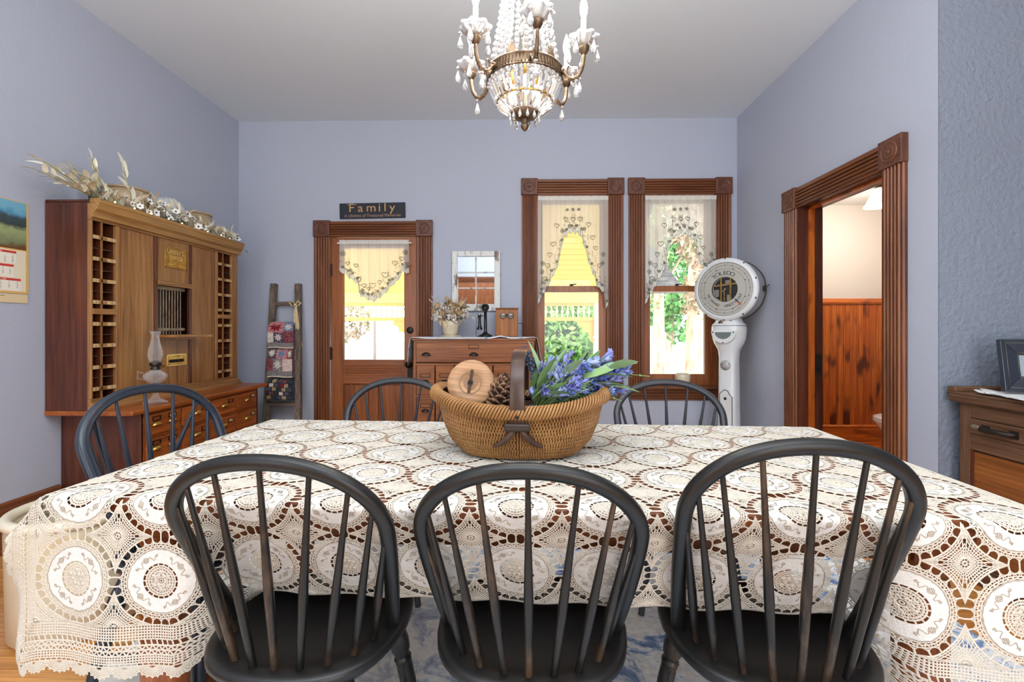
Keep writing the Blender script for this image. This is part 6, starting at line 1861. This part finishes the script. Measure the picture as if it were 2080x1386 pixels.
# ------------------------------------------------------------------ outside
gm = plain('pale_drive', C(214,206,194), .9, col2=C(192,184,166), scale=1.5)
gr_ = struct('ground', 'pale sunlit driveway and yard outside the house')
MB().box(-30,30,D+.2,60,-.75,-.55).build('drive', gm, gr_)
YEL = plain('porch_yellow_paint', C(242,207,122), .6); ORG = plain('porch_ochre_paint', C(228,172,92), .6); CRM = plain('porch_cream_paint', C(244,228,184), .6)
po = thing('porch', 'yellow painted porch with boarded ceiling and spindle frieze beyond the door', 'porch', (0, D+.2, 0))
PXL, PXR = -4.2, 1.46
nb = 22; y0_, z0_, y1_, z1_ = .05, 2.98, 3.1, 1.78
cb = None
for k in range(nb):
    a, b = k/nb, (k+.94)/nb
    p = [(0, y0_+(y1_-y0_)*a, z0_+(z1_-z0_)*a), (0, y0_+(y1_-y0_)*b, z0_+(z1_-z0_)*b)]
    if cb is None:
        dy, dz = p[1][1]-p[0][1], p[1][2]-p[0][2]
        mb = MB(); mb.add([(PXL,0,0),(PXR,0,0),(PXR,dy,dz),(PXL,dy,dz),(PXL,0,.02),(PXR,0,.02),(PXR,dy,dz+.02),(PXL,dy,dz+.02)], [(0,3,2,1),(4,5,6,7),(0,1,5,4),(1,2,6,5),(2,3,7,6),(3,0,4,7)])
        cb = mb.build('ceiling_board', YEL, po, loc=p[0])
    else: inst(cb, po, p[0])
MB().box(PXL-.2,PXR+.15,0,3.5,3.06,3.12).add([(PXL-.2,-.1,3.1),(PXR+.15,-.1,3.1),(PXR+.15,3.6,1.70),(PXL-.2,3.6,1.70),(PXL-.2,-.1,3.02),(PXR+.15,-.1,3.02),(PXR+.15,3.6,1.62),(PXL-.2,3.6,1.62)], [(0,1,2,3),(7,6,5,4),(3,2,6,7),(0,3,7,4),(1,5,6,2)]) if False else None
mb = MB(); mb.add([(PXL-.2,-.02,3.10),(PXR+.15,-.02,3.10),(PXR+.15,3.7,1.64),(PXL-.2,3.7,1.64),(PXL-.2,-.02,3.06),(PXR+.15,-.02,3.06),(PXR+.15,3.7,1.60),(PXL-.2,3.7,1.60)], [(0,1,2,3),(7,6,5,4),(0,4,5,1),(1,5,6,2),(2,6,7,3),(3,7,4,0)])
mb.build('porch_roof', plain('roof_felt', C(120,112,104), .9), po)
yb = 3.12
MB().box(PXL,PXR,yb,yb+.14,1.60,1.80).build('beam', YEL, po)
MB().box(PXL,PXR,yb+.03,yb+.09,1.55,1.60).box(PXL,PXR,yb+.03,yb+.09,1.30,1.36).build('frieze_rail', ORG, po)
sp0 = None
for k in range(60):
    x = PXL+.05+k*.09
    if x > PXR-.05: break
    if sp0 is None:
        sp0 = MB().lathe([(.012,1.36),(.012,1.42),(.018,1.43),(.03,1.455),(.018,1.48),(.012,1.49),(.012,1.55)], 8).build('spindle', CRM, po, loc=(x,yb+.06,0))
    else: inst(sp0, po, (x,yb+.06,0))
for x in (PXL+.05, -1.80, 1.30):
    ps = MB().box(x-.06,x+.06,yb+.0,yb+.12,-.55,1.6).box(x-.08,x+.08,yb-.02,yb+.14,1.0,1.05).box(x-.08,x+.08,yb-.02,yb+.14,-.5,-.2).build('post', ORG if x != 1.30 else CRM, po, bevel=.01)
    for sg in (-1,1):
        if x+sg*.3 < PXL or x+sg*.3 > PXR+.2: continue
        mb = MB(); mb.poly([(x+sg*a_, yb+.05, z) for a_, z in ((.06,1.30),(.34,1.30),(.33,1.22),(.26,1.20),(.24,1.12),(.15,1.10),(.13,.98),(.06,.92))], .02, (0,1,0)); mb.build('bracket', ORG, ps)
MB().box(PXL,PXR,-.0,3.3,-.20,-.12).build('deck', plain('deck_grey', C(196,186,170), .8), po)
# clapboard side wall of the house at the porch's left
# trees
BARK = plain('bark', C(196,176,156), .9, col2=C(150,128,108), scale=12, stretch=(1,1,.2), bump=.6, bscale=30)
LG = [plain('tree_leaf_%s' % n_, c, .7, col2=c2, scale=2) for n_, c, c2 in (('green', C(92,150,62), C(132,178,92)), ('pale', C(150,160,110), C(178,160,132)), ('pink', C(170,140,122), C(140,138,100)), ('dark', C(70,120,66), C(104,152,84)))]
def crown(name, blobs, n, size, mat, parent, seed):
    r = np.random.RandomState(seed); V = []; 
    w = np.array([b[3]*b[4]*b[5] for b in blobs]); w = w/w.sum()
    for b, k in zip(blobs, r.multinomial(n, w)):
        d = r.normal(size=(k,3)); d /= np.linalg.norm(d,axis=1,keepdims=True)
        rad = r.uniform(.45,1,size=(k,1))**.6
        V.append(np.array(b[:3])+d*rad*np.array(b[3:6]))
    Cn = np.concatenate(V); k = len(Cn)
    u = r.normal(size=(k,3)); u /= np.linalg.norm(u,axis=1,keepdims=True)
    t = r.normal(size=(k,3)); v = np.cross(u,t); v /= np.linalg.norm(v,axis=1,keepdims=True)
    s = size*r.uniform(.6,1.3,size=(k,1))
    Q4 = np.stack([Cn-u*s, Cn+v*s*.5, Cn+u*s, Cn-v*s*.5], 1).reshape(-1,3)
    o = to_mesh(name, Q4, np.arange(len(Q4)).reshape(-1,4), [mat], parent, False); return o
def tree(label, x, y, h, blobs, n, size, mat, seed, tr=.16, cat='tree', lean=0):
    t = thing('tree', label, cat, (x,y,-.55))
    MB().tube([(0,0,0),(lean*.4,0,h*.4),(lean,0,h)], [tr*1.25,tr,tr*.5], 10).build('trunk', BARK, t)
    for k in range(5):
        a = k*1.3; MB().tube([(lean*.6,0,h*(.5+.08*k)),(lean+.8*math.cos(a),.8*math.sin(a),h*(.75+.08*k))], [tr*.4,tr*.12], 6).build('branch', BARK, t)
    crown('crown', blobs, n, size, mat, t, seed); return t
tree('leafy green tree filling the lower pane of the window beside the chest', 1.0, 9.6, 3.0, [(-.3,0,1.9,1.2,.9,.9),(.35,.3,1.5,.9,.8,.9),(-.9,.2,1.3,.9,.8,.7),(0,0,2.4,1.25,.9,.7)], 8500, .085, LG[0], 1, .10)
tree('tall pale trunk tree in sunlight seen through the window by the scale', 4.35, 11.2, 6.0, [(.2,0,4.6,.9,1.0,1.5),(.1,0,2.6,.55,.6,.9),(.9,0,3.4,.7,.8,1.2),(.3,.1,6.0,1.4,1.2,1.2)], 5200, .10, LG[2], 2, .26)
tree('green background tree between the trunks behind the scale window', 6.9, 21.0, 5.0, [(-.5,0,4.0,1.6,2.2,2.2),(.3,0,2.2,1.0,1.6,1.2),(0,0,6.5,2.2,2,1.8)], 5000, .16, LG[3], 3, .2)
tree('slim pale trunk tree at the left of the scale window', 4.25, 14.0, 5.5, [(-.4,0,2.6,.5,.5,.4),(-.6,0,3.8,.9,.9,.8),(.2,0,5.5,1.6,1.2,1.2)], 2600, .10, LG[1], 5, .17)
tree('pink-white flowering shrub left of the driveway outside the door', -4.6, 10.2, 2.3, [(-.5,0,1.6,1.1,.8,.75),(.5,0,1.9,.8,.7,.55),(-.2,0,2.3,1.1,.8,.5)], 2600, .075, LG[2], 7, .06, 'shrub')
tree('low green shrub under the flowering one outside the door', -4.35, 8.5, 1.2, [(-.3,0,.95,.55,.5,.40),(.25,0,.7,.4,.4,.25)], 1500, .06, LG[0], 8, .04, 'shrub')
tree('far pale treetops beyond the driveway right of the lamp post', -1.5, 24, 4.2, [(-3,0,3.6,2.6,1.5,1.1),(.6,0,3.2,1.6,1.4,1.1)], 2600, .16, LG[1], 9, .12)
lp_ = at(761,720,Y=12.0)
t = thing('lamp_post', 'thin dark post standing in the driveway outside the door', 'post', (lp_.x, 12.0, -.55))
MB().lathe([(.06,0),(.045,.1),(.04,2.0),(.03,2.05)], 10).build('post', plain('weathered_post', C(120,108,100), .8), t)
# shingled shed roof at the left of the second window
sr = thing('shed_roof', 'grey shingled gable roof of a small building seen through the scale window', 'roof', (2.68, 9.6, .40))
MB().box(-1.6,.1,.6,2.6,-.95,1.70).build('shed_wall', plain('shed_cream', C(214,200,176), .8), sr)
RS = plain('shingle_grey', C(56,53,52), .9, col2=C(78,74,71), scale=6)
sh0 = None; rr_ = 9
for j in range(rr_):
    for i in range(9):
        x = -1.75+i*.27+(.135 if j % 2 else 0); w = .262
        q = j/rr_
        xr = .95-.38*q*1.0
        if x > xr-.10: continue
        ly, lz = .45+1.2*q, 1.58+1.15*q
        if sh0 is None:
            mb = MB(); mb.add([(0,0,0),(w,0,0),(w,.19,.17),(0,.19,.17),(0,-.004,.02),(w,-.004,.02),(w,.19,.18),(0,.19,.18)], [(0,3,2,1),(4,5,6,7),(0,1,5,4),(1,2,6,5),(2,3,7,6),(3,0,4,7)])
            sh0 = mb.build('shingle', RS, sr, loc=(x,ly,lz))
        else: inst(sh0, sr, (x,ly,lz))
mb = MB(); mb.add([(-1.8,.44,1.55),(.98,.44,1.55),(.60,1.66,2.70),(-1.8,1.66,2.70),(-1.8,.44,1.58),(.98,.44,1.58),(.60,1.66,2.73),(-1.8,1.66,2.73)], [(0,3,2,1),(0,1,5,4),(1,2,6,5),(2,3,7,6),(3,0,4,7),(4,5,6,7)]); mb.build('roof_deck', RS, sr)
